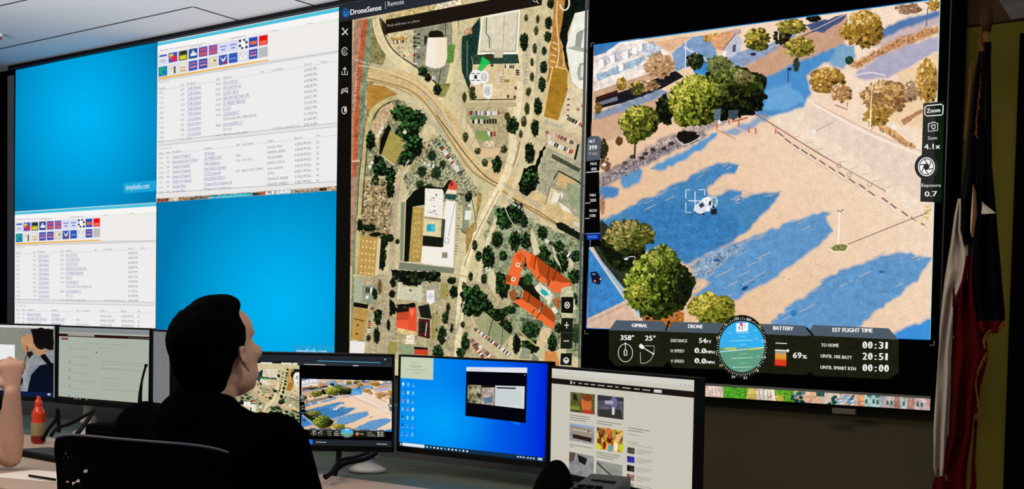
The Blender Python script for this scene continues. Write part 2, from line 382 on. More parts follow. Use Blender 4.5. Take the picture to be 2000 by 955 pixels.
# ---- the white dispatch window
def rowy(a, b, x): return a + (b - a) * (x - 312) / (608 - 312)
def art_white():
    a = Art()
    a.poly([(307, 80), (670, 11), (666, 375), (305, 397)], '#eeecec')
    a.poly([(307, 84), (669, 13.5), (669, 21), (307, 90)], '#4fc3dc')
    a.poly([(307, 90), (669, 21), (669, 34), (307, 101)], '#f7f5f4')
    a.poly([(480, 75), (667, 34), (667, 41), (480, 81)], '#dff0dc')
    a.poly([(307, 101), (535, 58), (667, 41), (667, 97), (307, 152)], '#efecea')
    for x in range(314, 400, 6): a.line([(x, 99 - (x - 312) * .165), (x + 3.5, 98.4 - (x - 312) * .165)], 1.1, '#77767c')
    for t, x, y, w in (('Event', 314, 100, 14), ('Control', 372, 93, 22), ('Preferences', 452, 76, 20), ('Setting', 531, 62, 13), ('Online', 600, 48, 11)): a.text(t, x, y, 2.4, '#6d6b72', -.17, w=w)
    a.line([(447, 76), (480, 69.5)], .7, '#8f8d92'); a.line([(480, 75), (480, 69)], .5, '#999')
    # toolbar of two rows of picture buttons over a yellow strip
    a.poly([(310, 152), (525, 116), (525, 121), (310, 158)], '#f0b23c')
    def q(i, r):
        x0 = 310.5 + 19.6 * i; y0 = 108 - 3.72 * i + r * (23.6 - .02 * i); w = 16.6; h = 18.6; s = -.185
        return [(x0, y0), (x0 + w, y0 + w * s), (x0 + w, y0 + h + w * s), (x0, y0 + h)]
    cols = [['#dfe3f4', '#2f57c4', '#4d5a3c', '#2b4a86', '#6c4fa0', '#7a5fb0', '#dcdcf4', '#d6daf6', '#1d1f26', '#2c4bb0', '#ee1212'],
            ['#1f7fb8', '#e4e2d8', '#e8e0d4', '#4558a8', '#3b4ea6', '#dcd3b8', '#3a58ac', '#2f59b4', '#f0eef0', '#3c56ae', '#b9bdb9']]
    def sub(Q, u0, v0, u1, v1): 
        A, B, C, D = [Vector(p) for p in Q]
        f = lambda u, v: tuple(A.lerp(B, u).lerp(D.lerp(C, u), v)); return [f(u0, v0), f(u1, v0), f(u1, v1), f(u0, v1)]
    for r in range(2):
        for i in range(11):
            Q = q(i, r); a.poly([(p[0] - .8 + 1.6 * (k in (1, 2)), p[1] - .8 + 1.6 * (k in (2, 3))) for k, p in enumerate(Q)], '#c3cbef')
            a.poly(Q, cols[r][i])
            if r == 0 and i == 0: a.poly(sub(Q, .1, .05, .95, .22), '#2d4a9a'); a.poly(sub(Q, .15, .5, .85, .85), '#c6c2c6')
            if r == 0 and i == 1: a.poly(sub(Q, .1, .15, .6, .6), '#e8762c'); a.poly(sub(Q, .35, .4, .95, .95), '#d82a4a'); a.poly(sub(Q, .1, .1, .45, .35), '#f2d24c')
            if r == 0 and i == 2: a.poly(sub(Q, .1, .5, .9, .9), '#d8d02c'); a.poly(sub(Q, .2, .1, .9, .35), '#23261e')
            if r == 0 and i == 3: a.poly(sub(Q, .2, .45, .9, .75), '#e9eef4'); a.poly(sub(Q, .35, .2, .65, .45), '#cfd8e2')
            if r == 0 and i in (4, 5): a.poly(sub(Q, .15, .2, .85, .4), '#d65070'); a.poly(sub(Q, .1, .6, .9, .85), '#e2564a')
            if i in (6, 7) and r == 0: a.poly(sub(Q, .1, .3, .9, .42), '#6f78c0'); a.poly(sub(Q, .25, .62, .75, .78), '#7d86c8')
            if r == 0 and i == 8: 
                for u in range(4):
                    for v in range(4):
                        if (u + v) % 2: a.poly(sub(Q, u / 4, v / 4, u / 4 + .25, v / 4 + .25), '#f2f2f2')
                a.poly(sub(Q, .28, .2, .72, .8), '#fbfbfb')
            if r == 0 and i == 9: a.poly(sub(Q, .1, .4, .9, .75), '#e26a3c')
            if r == 0 and i == 10: a.poly(sub(Q, .1, .55, .9, .9), '#f86a52')
            if r == 1 and i == 0: c = sub(Q, .5, .5, .5, .5)[0]; a.ell(c[0], c[1], 6.5, 7.5, '#20b070'); a.ell(c[0] + 2, c[1] + 1.5, 4, 4.5, '#1a72b8')
            if r == 1 and i == 1: a.poly(sub(Q, .6, .2, .8, .95), '#4a4a44'); a.poly(sub(Q, .15, .3, .5, .38), '#b9a890')
            if r == 1 and i == 2: a.poly(sub(Q, .15, .45, .85, .55), '#e0906a'); a.poly(sub(Q, .15, .75, .85, .9), '#c8a06c')
            if r == 1 and i in (3, 4, 9): a.poly(sub(Q, .12, .22, .88, .36), '#c36a90'); a.poly(sub(Q, .12, .55, .88, .72), '#e08a9c')
            if r == 1 and i == 5: a.poly(sub(Q, .2, .2, .75, .55), '#f2e6b8'); a.poly(sub(Q, .55, .3, .8, .5), '#6f6a3c')
            if r == 1 and i == 6: a.poly([sub(Q, .1, .1, 1, 1)[0], sub(Q, .5, .5, 1, 1)[0], sub(Q, .95, .05, 1, 1)[0], sub(Q, .55, .85, 1, 1)[0]], '#f0f2fa'); a.poly(sub(Q, .5, .65, .9, .9), '#b42a3c')
            if r == 1 and i == 7: a.poly(sub(Q, .15, .5, .85, .6), '#8fb2e6')
            if r == 1 and i == 8: k = sub(Q, .08, .15, .92, .9); a.line([k[0], sub(Q, .5, .6, 1, 1)[0], k[1]], .9, '#8a7f7c'); a.line([k[0], k[1], k[2], k[3], k[0]], .7, '#b08a6a')
    # panes and rules
    a.poly([(307, 156), (528, 118), (668, 97), (668, 103), (307, 160)], '#dcdbdc')
    a.line([(310, 157.5), (667, 99.5)], .8, '#b5b3b6'); a.text('Active List', 312, 163, 3, '#8b8990', -.155, w=20)
    a.line([(310, 177), (664, 119)], .7, '#c6c4c8')
    for t, x, k, w in (('Event', 312, 0, 12), ('Zon', 354, 0, 7), ('Problem', 366, 0, 18), ('Zon', 422, 0, 9), ('Address', 436, 0, 17), ('Apt', 509, 0, 7), ('Loc Name', 532, 0, 22), ("Rec'd", 596, 0, 13), ('Case', 627, 0, 12)):
        a.text(t, x, rowy(173, 124.5, x) + 2, 4.2, '#77757a', -.155, w=w)
    typ = ['Traffic Related'] * 6 + ['U On Site Alarms'] * 4 + ['Noise']
    adr = ['NW LOOP 410', 'NW LOOP 410 DR', 'US HWY 281 N', '1800 NW MILITARY DR', '751 PRESETTERN RD', 'IH 35 W', '1214 BULMA ST', '10200 JONES MALTSBERGER RD', '555 ACADEMIC CT', 'SAT x HU', '100 W Cesar Chavez Blvd']
    aw = [29, 35, 30, 51, 44, 15, 32, 66, 38, 17, 48]
    tm = ['6:39:02 PM', '6:49:09 PM', '6:47:58 PM', '6:48:28 PM', '5:06:43 PM', '6:40:21 PM', '5:19:02 PM', '4:38:27 PM', '11:19:22 A', '8:14:44 PM', '5:42:16 PM']
    for i in range(11):
        y = lambda x: rowy(180.3 + 9.7 * i, 133.6 + 10.7 * i, x) + 4.2
        e = '#7a787d'; s = -.155 + .0045 * i
        a.text(str(RND.randint(100, 999)), 312, y(312), 4.6, '#a3a1a6', s, w=8); a.text(str(RND.randint(10, 99)), 354, y(354), 4.6, '#8e8c92', s, w=6.5)
        a.text(typ[i], 366.5, y(367), 5.2, '#7070a8', s, w=27 if i < 10 else 10)
        if i < 10: a.line([(366, y(366) + 1.6), (394, y(394) + 1.6)], .8, '#8f90c0')
        if i not in (7, 9): a.text(str(RND.randint(1000, 7999)), 422, y(422), 4.6, '#8e8c92', s, w=10)
        a.text(adr[i], 436.5, y(437), 5.2, '#6a6ba6' if i not in (7, 9) else '#88868c', s, w=aw[i])
        if i not in (7, 9): a.line([(436, y(436) + 1.6), (437 + aw[i], y(437 + aw[i]) + 1.6)], .8, '#8f90c0')
        a.text(tm[i] + ('...' if i < 10 else ''), 595, y(595) + .4, 5.6, '#75737a', s, w=28 if i < 10 else 25)
    a.text('A 222057 & 10/4 08/15/104', 533, 253, 4.2, '#87858b', -.1, w=53)
    a.poly([(307, 279), (664, 241), (664, 247), (307, 285)], '#e2e1e2'); a.line([(308, 277), (664, 239.5)], .9, '#8d8b90'); a.line([(308, 285), (664, 247)], .8, '#a5a3a8')
    a.text('Pending List', 312, 292, 3, '#8b8990', -.11, w=24); a.line([(308, 303), (661, 264)], .7, '#c6c4c8')
    for t, x, w in (('Dis', 312, 8), ('No', 326, 7), ('Problem', 338, 17), ('Address', 400, 16), ('Apt', 463, 7), ('Last Name', 475, 21), ('Caller', 523, 13), ("Rec'd", 577, 13), ('Pri', 620, 6)):
        a.text(t, x, rowy(301, 267.5, x) + 1, 4.2, '#77757a', -.11, w=w)
    ev = ['Assault in Progress*', 'Disturbance (No Violence)', 'Assault in Progress*', 'Assault in Progress*', 'Assault in Progress*', 'Theft in Progress*', 'Accident Minor', 'Accident Minor']
    ad = ['W Kings', 'LEO PREEDY AVE', '4900 Callaghan Ln', 'Pecan Valley Dr @ Hand', '17777 Cuanta Rd', '8700 GRISSO HWY E', 'Prospect Rd / Freeman Hl', 'Prospect Cr / San Pedro Dr']
    cl = ['monique  obaya', 'KINNAN, DENISE', 'WILSON, MARIE', 'RAMOS, LETICIA', 'henry, andastrle', 'ATTWO', 'GONZALEZ, MARIBEL', 'VALADEZ, KIMBERLY']
    for i in range(8):
        y = lambda x: rowy(307.5 + 9.5 * i, 277.5 + 10.7 * i, x) + 4
        s = -.11 + .007 * i
        a.text(str(RND.randint(100, 999)), 312, y(312), 4.6, '#a3a1a6', s, w=8); a.text(str(RND.randint(10, 99)), 326, y(326), 4.6, '#8e8c92', s, w=6)
        w1 = [36, 50, 35, 36, 36, 38, 26, 26][i]; a.text(ev[i], 338, y(338), 5, '#6464a6', s, w=w1); a.line([(338, y(338) + 1.5), (338 + w1, y(338 + w1) + 1.5)], .8, '#8f90c0')
        w2 = [20, 33, 31, 42, 32, 40, 54, 52][i]; a.text(ad[i], 400, y(400), 5, '#6464a6', s, w=w2); a.line([(400, y(400) + 1.5), (400 + w2, y(400 + w2) + 1.5)], .8, '#8f90c0')
        a.text(cl[i], 523, y(523), 5.2, '#77757c', s, w=[30, 36, 30, 34, 31, 14, 42, 43][i])
        a.text(tm[i] + ' 8/5...', 577, y(577), 5.4, '#75737a', s, w=35); a.text(str([2, 2, 2, 3, 3, 2, 4, 4][i] * 11), 619, y(619), 5.4, '#75737a', s, w=5)
    for x, k, t, w in ((462, 1, '508A', 9), (462, 2, '1002', 9), (474, 2, 'SAT APTS', 20), (461, 4, '2203', 9), (474, 4, '(BLDG 802) CARME...', 44)):
        a.text(t, x, rowy(307.5 + 9.5 * k, 277.5 + 10.7 * k, x) + 4, 4.8, '#88868c', -.1, w=w)
    a.line([(307, 377.5), (663, 354)], 1, '#9a989c'); a.poly([(306, 379), (664, 355), (664, 364), (306, 388)], '#e9e7e6')
    # a sliver of desktop picture under the window
    a.poly([(305, 388), (664, 363), (664, 374), (305, 395)], '#b9a894', (.6, .5, 0))
    for x0, x1, c in ((308, 330, '#9a4a3c'), (330, 350, '#d8c4ae'), (350, 372, '#b08c66'), (372, 408, '#6f675c'), (412, 494, '#1d9ab4'), (494, 508, '#4f4a44'), (508, 520, '#b85a44'), (520, 570, '#c9d6da'), (570, 625, '#a89480'), (625, 640, '#4b3422'), (640, 662, '#caa68a')):
        y = lambda x: 389.5 - (x - 306) * .0695
        a.poly([(x0, y(x0)), (x1, y(x1)), (x1, y(x1) + 6), (x0, y(x0) + 6)], c, (.7, .3, 0))
    a.line([(412, 386), (494, 380)], 1.6, '#7fe0ee')
    return a
ART_WHITE = art_white()

# ---- the street map with its side bar
def C5(ox, oy, s, pts): return [(ox + x / s, oy + y / s) for x, y in pts]
def art_map():
    a = Art(); T = a.tree
    a.poly([(660, -80), (1152, -150), (1152, 740), (655, 740)], '#cfc196', (.14, .14, .08))
    dk = '#10160c'; G = ['#16200e', '#24401c', '#2f5a26', '#3f6c34']; G2 = ['#10150c', '#18260f', '#28471d', '#3a5a2a']; O = ['#2a2a12', '#4a4a24', '#5d6a34', '#7a7444']
    tint = lambda pts, c, g=(.12, .18, .12), soft=1.5, amp=1.2: a.rough(pts, c, amp, 8, g, soft=soft)
    # ground tints
    tint([(690, 350), (770, 352), (768, 470), (694, 470)], '#a3916a', (.8, .6, .2), amp=3)
    tint([(1005, 20), (1070, 5), (1062, 230), (1000, 330), (990, 200)], '#d0c096')
    tint([(910, 210), (992, 210), (992, 340), (930, 330)], '#b5a680', (.3, .2, .1))
    tint([(820, 285), (860, 262), (940, 380), (900, 400), (800, 380), (790, 350)], '#9c9a78', (.8, .4, .1), amp=3)
    tint([(790, 62), (832, 40), (898, 36), (890, 130), (866, 185), (836, 160), (806, 130)], '#8f8e74', (.3, .3, .1))
    tint([(752, 62), (806, 45), (810, 130), (790, 110), (770, 96)], '#cdbd92', (.35, .2, .1)); tint([(764, 75), (790, 72), (790, 84), (764, 86)], '#bd8e42')
    tint([(960, 400), (1138, 470), (1138, 700), (960, 640), (930, 560)], '#8f9673', (.5, .5, .2), amp=4)
    tint([(690, 535), (1000, 545), (990, 700), (690, 700)], '#b3a57f', (.25, .25, .1))
    tint([(720, 170), (790, 200), (830, 240), (780, 340), (715, 345), (710, 260)], '#8c8a68', (.6, .5, .1), amp=3)
    # rail strip on the left
    a.poly([(692, 38), (719, 36), (702, 180), (697, 345), (690, 520), (676, 520)], '#b0846a', (.2, .3, .1)); a.poly([(709, 40), (719, 38), (703, 180), (697, 345), (689, 345), (693, 180)], '#bd5b36', (.25, .3, .1))
    a.poly([(719, 38), (729, 36), (716, 180), (704, 350), (700, 470), (692, 690), (684, 690), (690, 470), (697, 345), (703, 180)], '#7f8c6e', (.25, .3, .1))
    a.poly([(729, 36), (745, 34), (757, 100), (741, 150), (716, 180)], '#8a8352', (.35, .3, .1))
    a.poly([(719, 165), (752, 168), (777, 184), (765, 196), (745, 208), (728, 228), (721, 225), (716, 190)], '#b08038', (.15, .25, .15))
    # the boulevard and its ramps
    a.curve([(720, 140), (760, 150), (800, 163), (838, 186), (868, 222), (900, 272), (935, 320), (985, 352), (1050, 400), (1148, 448)], 36, '#d6ba86', (.12, .15, .1))
    a.curve([(712, 151), (760, 163), (800, 176), (830, 200), (856, 236), (888, 286), (925, 336), (975, 368), (1040, 412), (1148, 470)], 3.5, '#a98a58')
    a.curve([(735, 36), (742, 66), (756, 95), (778, 118), (806, 137), (836, 160), (862, 188), (905, 238), (930, 290), (952, 330)], 15, '#dccb9c', (.12, .12, .1))
    a.curve([(742, 36), (749, 62), (763, 91), (784, 111), (812, 130), (842, 153), (870, 182)], 2.2, '#24241a'); a.curve([(728, 40), (734, 68), (749, 99), (771, 122), (800, 143)], 1.4, '#f0e2b8'); a.curve([(738, 36), (745, 66), (760, 94), (781, 115), (810, 135)], 1.2, '#efe4bd')
    a.curve([(700, 128), (740, 134), (790, 152), (826, 172), (855, 204), (880, 242)], 2.2, '#e8d3a2', a=.8)
    a.curve([(853, 224), (885, 268), (915, 308), (950, 345), (985, 365)], 1.8, '#33301f'); a.curve([(760, 146), (800, 160), (840, 190), (872, 230)], 1.3, '#8c6f44'); a.curve([(722, 158), (770, 170), (806, 186)], 1.2, '#8c6f44')
    a.curve([(862, 214), (893, 262), (926, 306), (958, 334)], 1.3, '#efd9a6'); a.curve([(1002, 388), (1050, 412), (1095, 440), (1148, 462)], 1.3, '#3c3722')
    a.curve([(776, 190), (752, 198), (732, 214), (720, 240), (712, 290), (706, 350), (702, 420), (698, 520), (692, 700)], 9, '#c6b680', (.15, .2, .1)); a.curve([(772, 196), (752, 204), (737, 219), (727, 246), (718, 290), (712, 350), (707, 420)], 1.8, '#2f2c1c'); a.curve([(714, 240), (708, 290), (702, 350), (698, 420)], 1.3, '#332f1e'); a.curve([(749, 208), (740, 225), (734, 244)], 2, '#b0713e')
    a.line([(706, 192), (722, 230)], 1, '#2c2c22'); a.line([(688, 315), (703, 314)], 2, '#f2dfc4')
    # north south street
    a.curve([(1012, 90), (1015, 180), (1004, 250), (1000, 300), (985, 350), (958, 400), (930, 455), (912, 510), (903, 560), (897, 640), (893, 720)], 14, '#ead9b0', (.1, .15, .1))
    a.curve([(1044, 60), (1040, 180), (1030, 260), (1020, 320), (998, 380), (966, 440), (944, 500), (935, 550)], 9, '#dccba2', (.1, .15, .1)); a.curve([(975, 372), (950, 420), (925, 470), (907, 520)], 1.2, '#6a4a2e')
    a.curve([(1016, 276), (1008, 310), (1000, 335)], 1.5, '#7a3a28'); a.curve([(1022, 240), (1016, 300), (990, 352)], 1.2, '#f3e6c2')
    a.curve([(889, 40), (890, 90), (882, 140), (872, 180), (868, 200)], 11, '#d9c898', (.1, .1, .1)); a.curve([(884, 70), (886, 110), (878, 150), (866, 190)], 1.4, '#f0e4ba')
    a.curve([(914, 60), (910, 130), (926, 170), (928, 205)], 10, '#d6c396', (.2, .1, .1)); a.curve([(905, 210), (900, 250), (912, 280), (940, 315)], 6, '#c8b98f')
    a.curve([(1062, 232), (1100, 243), (1148, 262)], 12, '#dcc8a0', (.1, .1, .1)); a.curve([(778, 350), (772, 400), (768, 470), (764, 560), (758, 700)], 12, '#bba98a', (.2, .2, .1)); a.curve([(812, 262), (796, 300), (780, 340), (775, 360)], 8, '#cfb88c', (.3, .2, .1)); a.curve([(850, 262), (840, 248), (826, 262)], 3, '#dfcfa0')
    a.curve([(690, 538), (740, 534), (800, 530), (880, 535), (930, 545)], 5, '#c6bb95')
    a.curve([(903, 560), (930, 640), (975, 700)], 4, '#cfbf95')
    # upper left block and its blocks of cars
    a.poly([(745, 36), (757, 50), (757, 70), (749, 66)], '#2b2416'); a.poly([(793, 18), (912, -6), (912, 9), (760, 38), (752, 40), (750, 30)], '#c9b47c', (.4, .3, .1)); a.poly([(850, 9), (900, -2), (904, 8), (852, 20)], '#e2cfb4', (.6, .2, 0))
    a.cars(764, 83, 790, 81, 7); a.cars(810, 62, 811, 128, 8, 4); a.cars(818, 62, 818, 126, 7, 3.5); a.cars(782, 113, 792, 108, 2); a.cars(838, 152, 850, 152, 4, 4)
    a.line([(811, 60), (809, 132)], 1.2, '#2d3324'); a.poly([(837, 66), (842, 61), (854, 59), (864, 62), (868, 72), (838, 74)], '#1a1a10'); a.poly([(829, 70), (836, 70), (834, 84), (829, 90)], '#25302a'); a.line([(871, 46), (871, 70)], 1.4, '#23301e')
    a.poly([(836, 73.5), (873.5, 73), (874, 112), (869, 128), (860, 133), (850, 134), (838, 131), (831, 127)], '#f4e9dd'); a.poly([(851, 74), (873, 73), (874, 110), (866, 130), (852, 134)], '#f2e2c8')
    a.poly([(875, 88), (889, 87), (886, 122), (874, 124)], '#5f8c40', (.2, .2, 0), soft=1); a.rough([(850, 165), (880, 163), (868, 190), (855, 188)], '#8b8a4a', 1, 6, (.3, .2, 0), soft=2); a.line([(862, 134), (856, 170)], 1.6, '#1f2a18')
    T(826, 140, 9, 10, dk, G, 16); T(836, 152, 6, 8, dk, G, 10); T(855, 175, 8, 12, dk, G, 20)
    # dark roof and yard beside the large pale roof
    a.poly([(903, 72), (912, 66), (938, 34), (941, 104), (921, 110), (924, 126), (918, 180), (903, 140), (901, 110)], '#1c352c', (.5, .2, 0)); a.line([(913, 80), (913, 150)], 2.4, '#54746a'); a.poly([(907, 60), (921, 52), (923, 66), (908, 70)], '#b98e6c', (.6, .2, 0))
    a.poly([(941, 33), (1017, 17), (1012, 106), (933, 107)], '#f3eed8'); a.poly([(944, 36), (1012, 23), (1008, 101), (937, 103)], '#d9d0b6', (.08, .12, .06)); a.line([(951, 34), (950, 66), (956, 72), (957, 94)], 2, '#5f5f50'); a.line([(960, 64), (960, 97), (982, 97), (986, 30)], 1, '#968f78'); a.line([(937, 101), (1008, 100)], 1.1, '#6d6a5a'); a.line([(1012, 24), (1008, 100)], 1.2, '#7d7a68')
    a.poly([(921, 107), (933, 107), (1012, 106), (1015, 124), (960, 125), (925, 126)], '#2c4438', (.4, .2, 0)); a.poly([(965, 97), (984, 99), (982, 113), (966, 113)], '#c9c2a6'); a.poly([(947, 106), (963, 105), (962, 122), (946, 122)], '#39351c')
    a.poly([(925, 126), (1018, 126), (1008, 196), (914, 196)], '#ddc69a', (.12, .15, .05)); a.line([(918, 195), (1006, 194)], 2, '#3c3220'); a.cars(986, 130, 1008, 131, 7, 3.5); a.cars(979, 140, 980, 162, 5, 3); a.cars(1011, 136, 1012, 148, 3, 3.6); a.poly([(985, 155), (996, 155), (996, 161), (985, 161)], '#97833c'); a.line([(984, 135), (984, 156), (997, 157)], 1, '#9b8a62')
    for x, y in ((927, 173), (962, 128), (1008, 172), (930, 190), (993, 188), (1006, 190), (953, 168)): a.ell(x, y, 2.6, 3.2, '#3c3722', rough=.3)
    a.poly([(905, 200), (1010, 200), (1010, 209), (905, 209)], '#bfae86')
    a.rough([(912, 215), (983, 214), (980, 244), (910, 242)], '#b6a67e', 1, 8, (.3, .2, .1)); a.cars(916, 221, 976, 221, 17, 4.4); a.cars(922, 237, 972, 237, 9, 5, ('#1f2a20', '#2a2a20', '#e9e2cc')); a.rough([(918, 228), (930, 226), (958, 228), (955, 233), (920, 233)], '#6f8a5c', .6, 5, soft=1); a.cars(946, 262, 970, 262, 4, 5); a.rough([(928, 256), (945, 256), (960, 270), (950, 276), (932, 268)], '#859a56', 1, 5, soft=1.5); a.poly([(946, 276), (964, 276), (966, 287), (944, 287)], '#e0cba6', (.5, 0, 0)); a.rough([(936, 290), (978, 290), (972, 306), (945, 308)], '#dfbf92', 1, 6, soft=1)
    a.line([(958, 200), (919, 290)], .9, '#6e7a7c')
    # planted verge between the street and the tan field
    for x, y, rx, ry in ((1028, 35, 3, 7), (1048, 60, 4, 9), (1051, 38, 3, 8), (1045, 95, 4, 10), (1040, 122, 3, 8), (1040, 150, 4, 9), (1032, 180, 4, 8), (1030, 212, 5, 12), (1024, 237, 5, 11), (1035, 178, 3, 7), (1018, 262, 3, 8), (908, 190, 4, 10), (923, 182, 6, 14), (910, 268, 5, 10), (934, 295, 6, 6), (948, 318, 6, 8), (985, 292, 6, 8)): T(x, y, rx, ry, '#2b2e16', O, 12, .25)
    T(1025, 82, 9, 18, dk, G2, 22); T(1002, 245, 12, 18, dk, G, 30); T(972, 322, 10, 17, dk, G, 24); T(992, 228, 6, 8, '#3a2c14', O, 10)
    for x, y, rx, ry in ((1077, 6, 7, 12), (1072, 45, 7, 13), (1071, 72, 7, 11), (1063, 132, 7, 14), (1060, 165, 7, 15), (1052, 208, 8, 18), (1046, 250, 8, 18), (1036, 300, 10, 22), (1064, 100, 5, 8)): T(x, y, rx, ry, dk, G, 22)
    # tan field, paths, white buildings on the right
    a.rough([(1083, 0), (1110, -3), (1100, 60), (1094, 75), (1104, 105), (1110, 140), (1108, 158), (1070, 160), (1074, 110), (1080, 60)], '#b5803c', 1.5, 8, (.2, .3, 0), soft=1)
    for p in ([(1090, 2), (1088, 40), (1092, 80), (1092, 110), (1083, 150), (1070, 182)], [(1082, 82), (1092, 88)], [(1080, 93), (1090, 98)], [(1077, 106), (1088, 110)], [(1075, 119), (1086, 122)], [(1075, 130), (1083, 132)], [(1085, 130), (1110, 136)], [(1108, 136), (1104, 166), (1122, 172)], [(1098, 78), (1103, 120), (1100, 130)]): a.curve(p, 2.4, '#efcd92')
    a.poly([(1106, -8), (1150, -14), (1150, 22), (1124, 26), (1110, 64), (1110, 95), (1104, 100), (1094, 72), (1100, 40)], '#0f1710', (.6, .3, 0)); a.ring(1104, 6, 9, 14, 3, '#efe2c4', -60, 170)
    a.rough([(1100, 92), (1106, 96), (1112, 130), (1112, 145), (1104, 118)], '#15180f', .8, 5)
    a.poly([(1124, 26), (1150, 20), (1150, 190), (1119, 160), (1112, 120), (1107, 92)], '#efece0', (.06, .1, 0)); a.poly([(1134, 60), (1141, 60), (1136, 92), (1131, 96), (1124, 92), (1127, 66)], '#9d9c92'); a.poly([(1108, 94), (1122, 98), (1150, 104), (1150, 96), (1124, 90)], '#a9a99c'); a.poly([(1133, 124), (1146, 122), (1144, 156), (1132, 158), (1128, 142)], '#a7a598'); a.poly([(1136, 128), (1146, 126), (1143, 150), (1135, 152)], '#dedbd0'); a.line([(1150, 56), (1136, 62)], 2, '#8d8c80')
    a.poly([(1071, 168), (1078, 132), (1108, 136), (1110, 176), (1091, 236), (1061, 227)], '#a67a28', (.12, .2, .1)); a.line([(1081, 130), (1072, 172), (1062, 228)], 2.6, '#f0c890')
    a.poly([(1112, 165), (1150, 178), (1148, 262), (1094, 238), (1105, 200)], '#dfcda8', (.15, .15, 0)); a.cars(1105, 228, 1140, 246, 9, 4); a.cars(1128, 216, 1143, 204, 5, 3.2); a.cars(1112, 188, 1110, 232, 4, 3)
    a.poly([(1066, 250), (1148, 268), (1148, 306), (1064, 276)], '#cdb492', (.15, .15, 0)); a.cars(1086, 264, 1122, 280, 8, 3.6); a.cars(1070, 276, 1120, 298, 14, 4.4); a.cars(1068, 256, 1075, 270, 4, 3)
    a.poly([(1128, 282), (1148, 285), (1148, 330), (1120, 312)], '#b5b094'); a.line([(1131, 282), (1124, 312)], 4, '#1a1a12')
    a.poly([(1069, 288), (1122, 312), (1148, 322), (1148, 440), (1096, 402), (1044, 366), (1058, 318)], '#aaa588', (.2, .2, .08)); a.poly([(1080, 300), (1136, 330), (1131, 337), (1078, 308)], '#4a4c38', (.5, 0, 0)); a.line([(1083, 350), (1092, 334), (1126, 352), (1148, 368)], 2.6, '#15130c'); a.poly([(1093, 337), (1126, 354), (1110, 372), (1088, 362)], '#cfae78', (.1, .1, 0)); a.line([(1138, 330), (1140, 340)], 3, '#15130c')
    a.poly([(1108, 356), (1148, 372), (1148, 424), (1110, 396)], '#96a07c', (.15, .2, .1)); a.poly([(1076, 367), (1090, 372), (1085, 400), (1066, 398)], '#dacaa2', (.2, 0, 0)); a.poly([(1083, 375), (1096, 378), (1090, 396), (1078, 396)], '#efe6cc'); a.poly([(1096, 374), (1102, 380), (1098, 390)], '#f4efe0'); a.poly([(1092, 394), (1112, 408), (1120, 418), (1100, 410)], '#f0e6cf'); a.line([(1076, 366), (1066, 400)], 1.4, '#5a3a26')
    a.rough([(1072, 276), (1062, 300), (1052, 330), (1046, 366), (1030, 384), (1014, 360), (1024, 330), (1046, 322), (1056, 296)], '#0c120c', 1.5, 5, (.6, 0, 0)); T(1038, 352, 16, 22, '#0b100a', G, 30); T(1026, 368, 10, 14, '#0b100a', G2, 16)
    a.poly([(1086, 436), (1098, 434), (1150, 462), (1150, 478), (1120, 462), (1090, 446)], '#13190f', (.4, 0, 0)); a.poly([(1122, 432), (1134, 436), (1134, 444), (1122, 440)], '#d9d0b8')
    # tree belt around the pale roofed house, west
    a.rough([(724, 248), (745, 212), (768, 200), (772, 216), (760, 230), (742, 262), (740, 290)], '#c6a983', 1, 6, (.3, .2, 0), soft=1)
    for x, y, rx, ry in ((786, 222, 22, 17), (812, 232, 24, 18), (800, 255, 22, 18), (810, 285, 18, 24), (792, 310, 16, 16), (785, 262, 12, 16), (742, 325, 15, 22), (725, 275, 9, 20), (764, 345, 10, 20), (735, 352, 8, 10)): T(x, y, rx, ry, '#0c110a', G, 34)
    for x, y in ((728, 318), (724, 326), (792, 258), (748, 250), (744, 258), (740, 265)): a.ell(x, y, 3.4, 4, '#e6ddc8', rough=.3)
    a.poly([(759.6, 242), (766, 250), (749, 303), (742, 300), (745, 272)], '#101008'); a.poly([(763.6, 254.6), (791, 273.5), (785, 296), (773.5, 322), (746.7, 301)], '#a59650', (.12, .12, 0)); a.line([(746, 303), (772, 323)], 2.4, '#d6c49c'); a.line([(785, 274), (791, 276)], 2, '#15180c')
    for x, y, rx, ry in ((845, 304, 8, 11), (825, 335, 9, 11), (854, 338, 10, 12), (840, 366, 8, 6), (822, 360, 8, 8), (866, 322, 6, 9)): T(x, y, rx, ry, '#20281a', G, 16)
    a.cars(858, 280, 905, 345, 20, 4.2); a.cars(828, 318, 850, 325, 4, 3.6); a.cars(836, 322, 866, 330, 6, 3); a.line([(850, 262), (826, 300), (806, 330)], 1.4, '#c27d44')
    # rubble lot
    L0 = a.layer
    for i in range(190): a.ell(RND.uniform(712, 766), RND.uniform(352, 455), RND.uniform(1, 3), RND.uniform(1, 3), RND.choice(['#d8c39c', '#7b6542', '#5c5a3a', '#b58a5e', '#e2cfae', '#44482c', '#8c7148']), n=6, rough=.3, L=L0 + 1 + i % 6)
    a.layer = L0 + 7
    T(764, 372, 8, 16, dk, G2, 20); T(722, 445, 14, 7, dk, G2, 16); T(705, 440, 6, 12, dk, G2, 12); T(752, 470, 8, 14, dk, G, 16); T(748, 500, 8, 28, '#0c120b', G, 30); T(762, 465, 9, 8, dk, G2, 12); T(735, 458, 12, 4, dk, G2, 8); T(778, 472, 4, 5, dk, O, 5)
    a.poly([(706.5, 460), (741, 464), (738, 500), (734, 540), (699, 536)], '#be9750', (.12, .12, 0))
    for j in range(6):
        for i in range(4): a.ell(711 + i * 7.4 - j * .8, 470 + j * 12.5 + i, 1.6, 2, '#ecd9a4', n=8)
    a.poly([(740, 464), (746, 466), (741, 536), (734, 540)], '#ddc9a6')
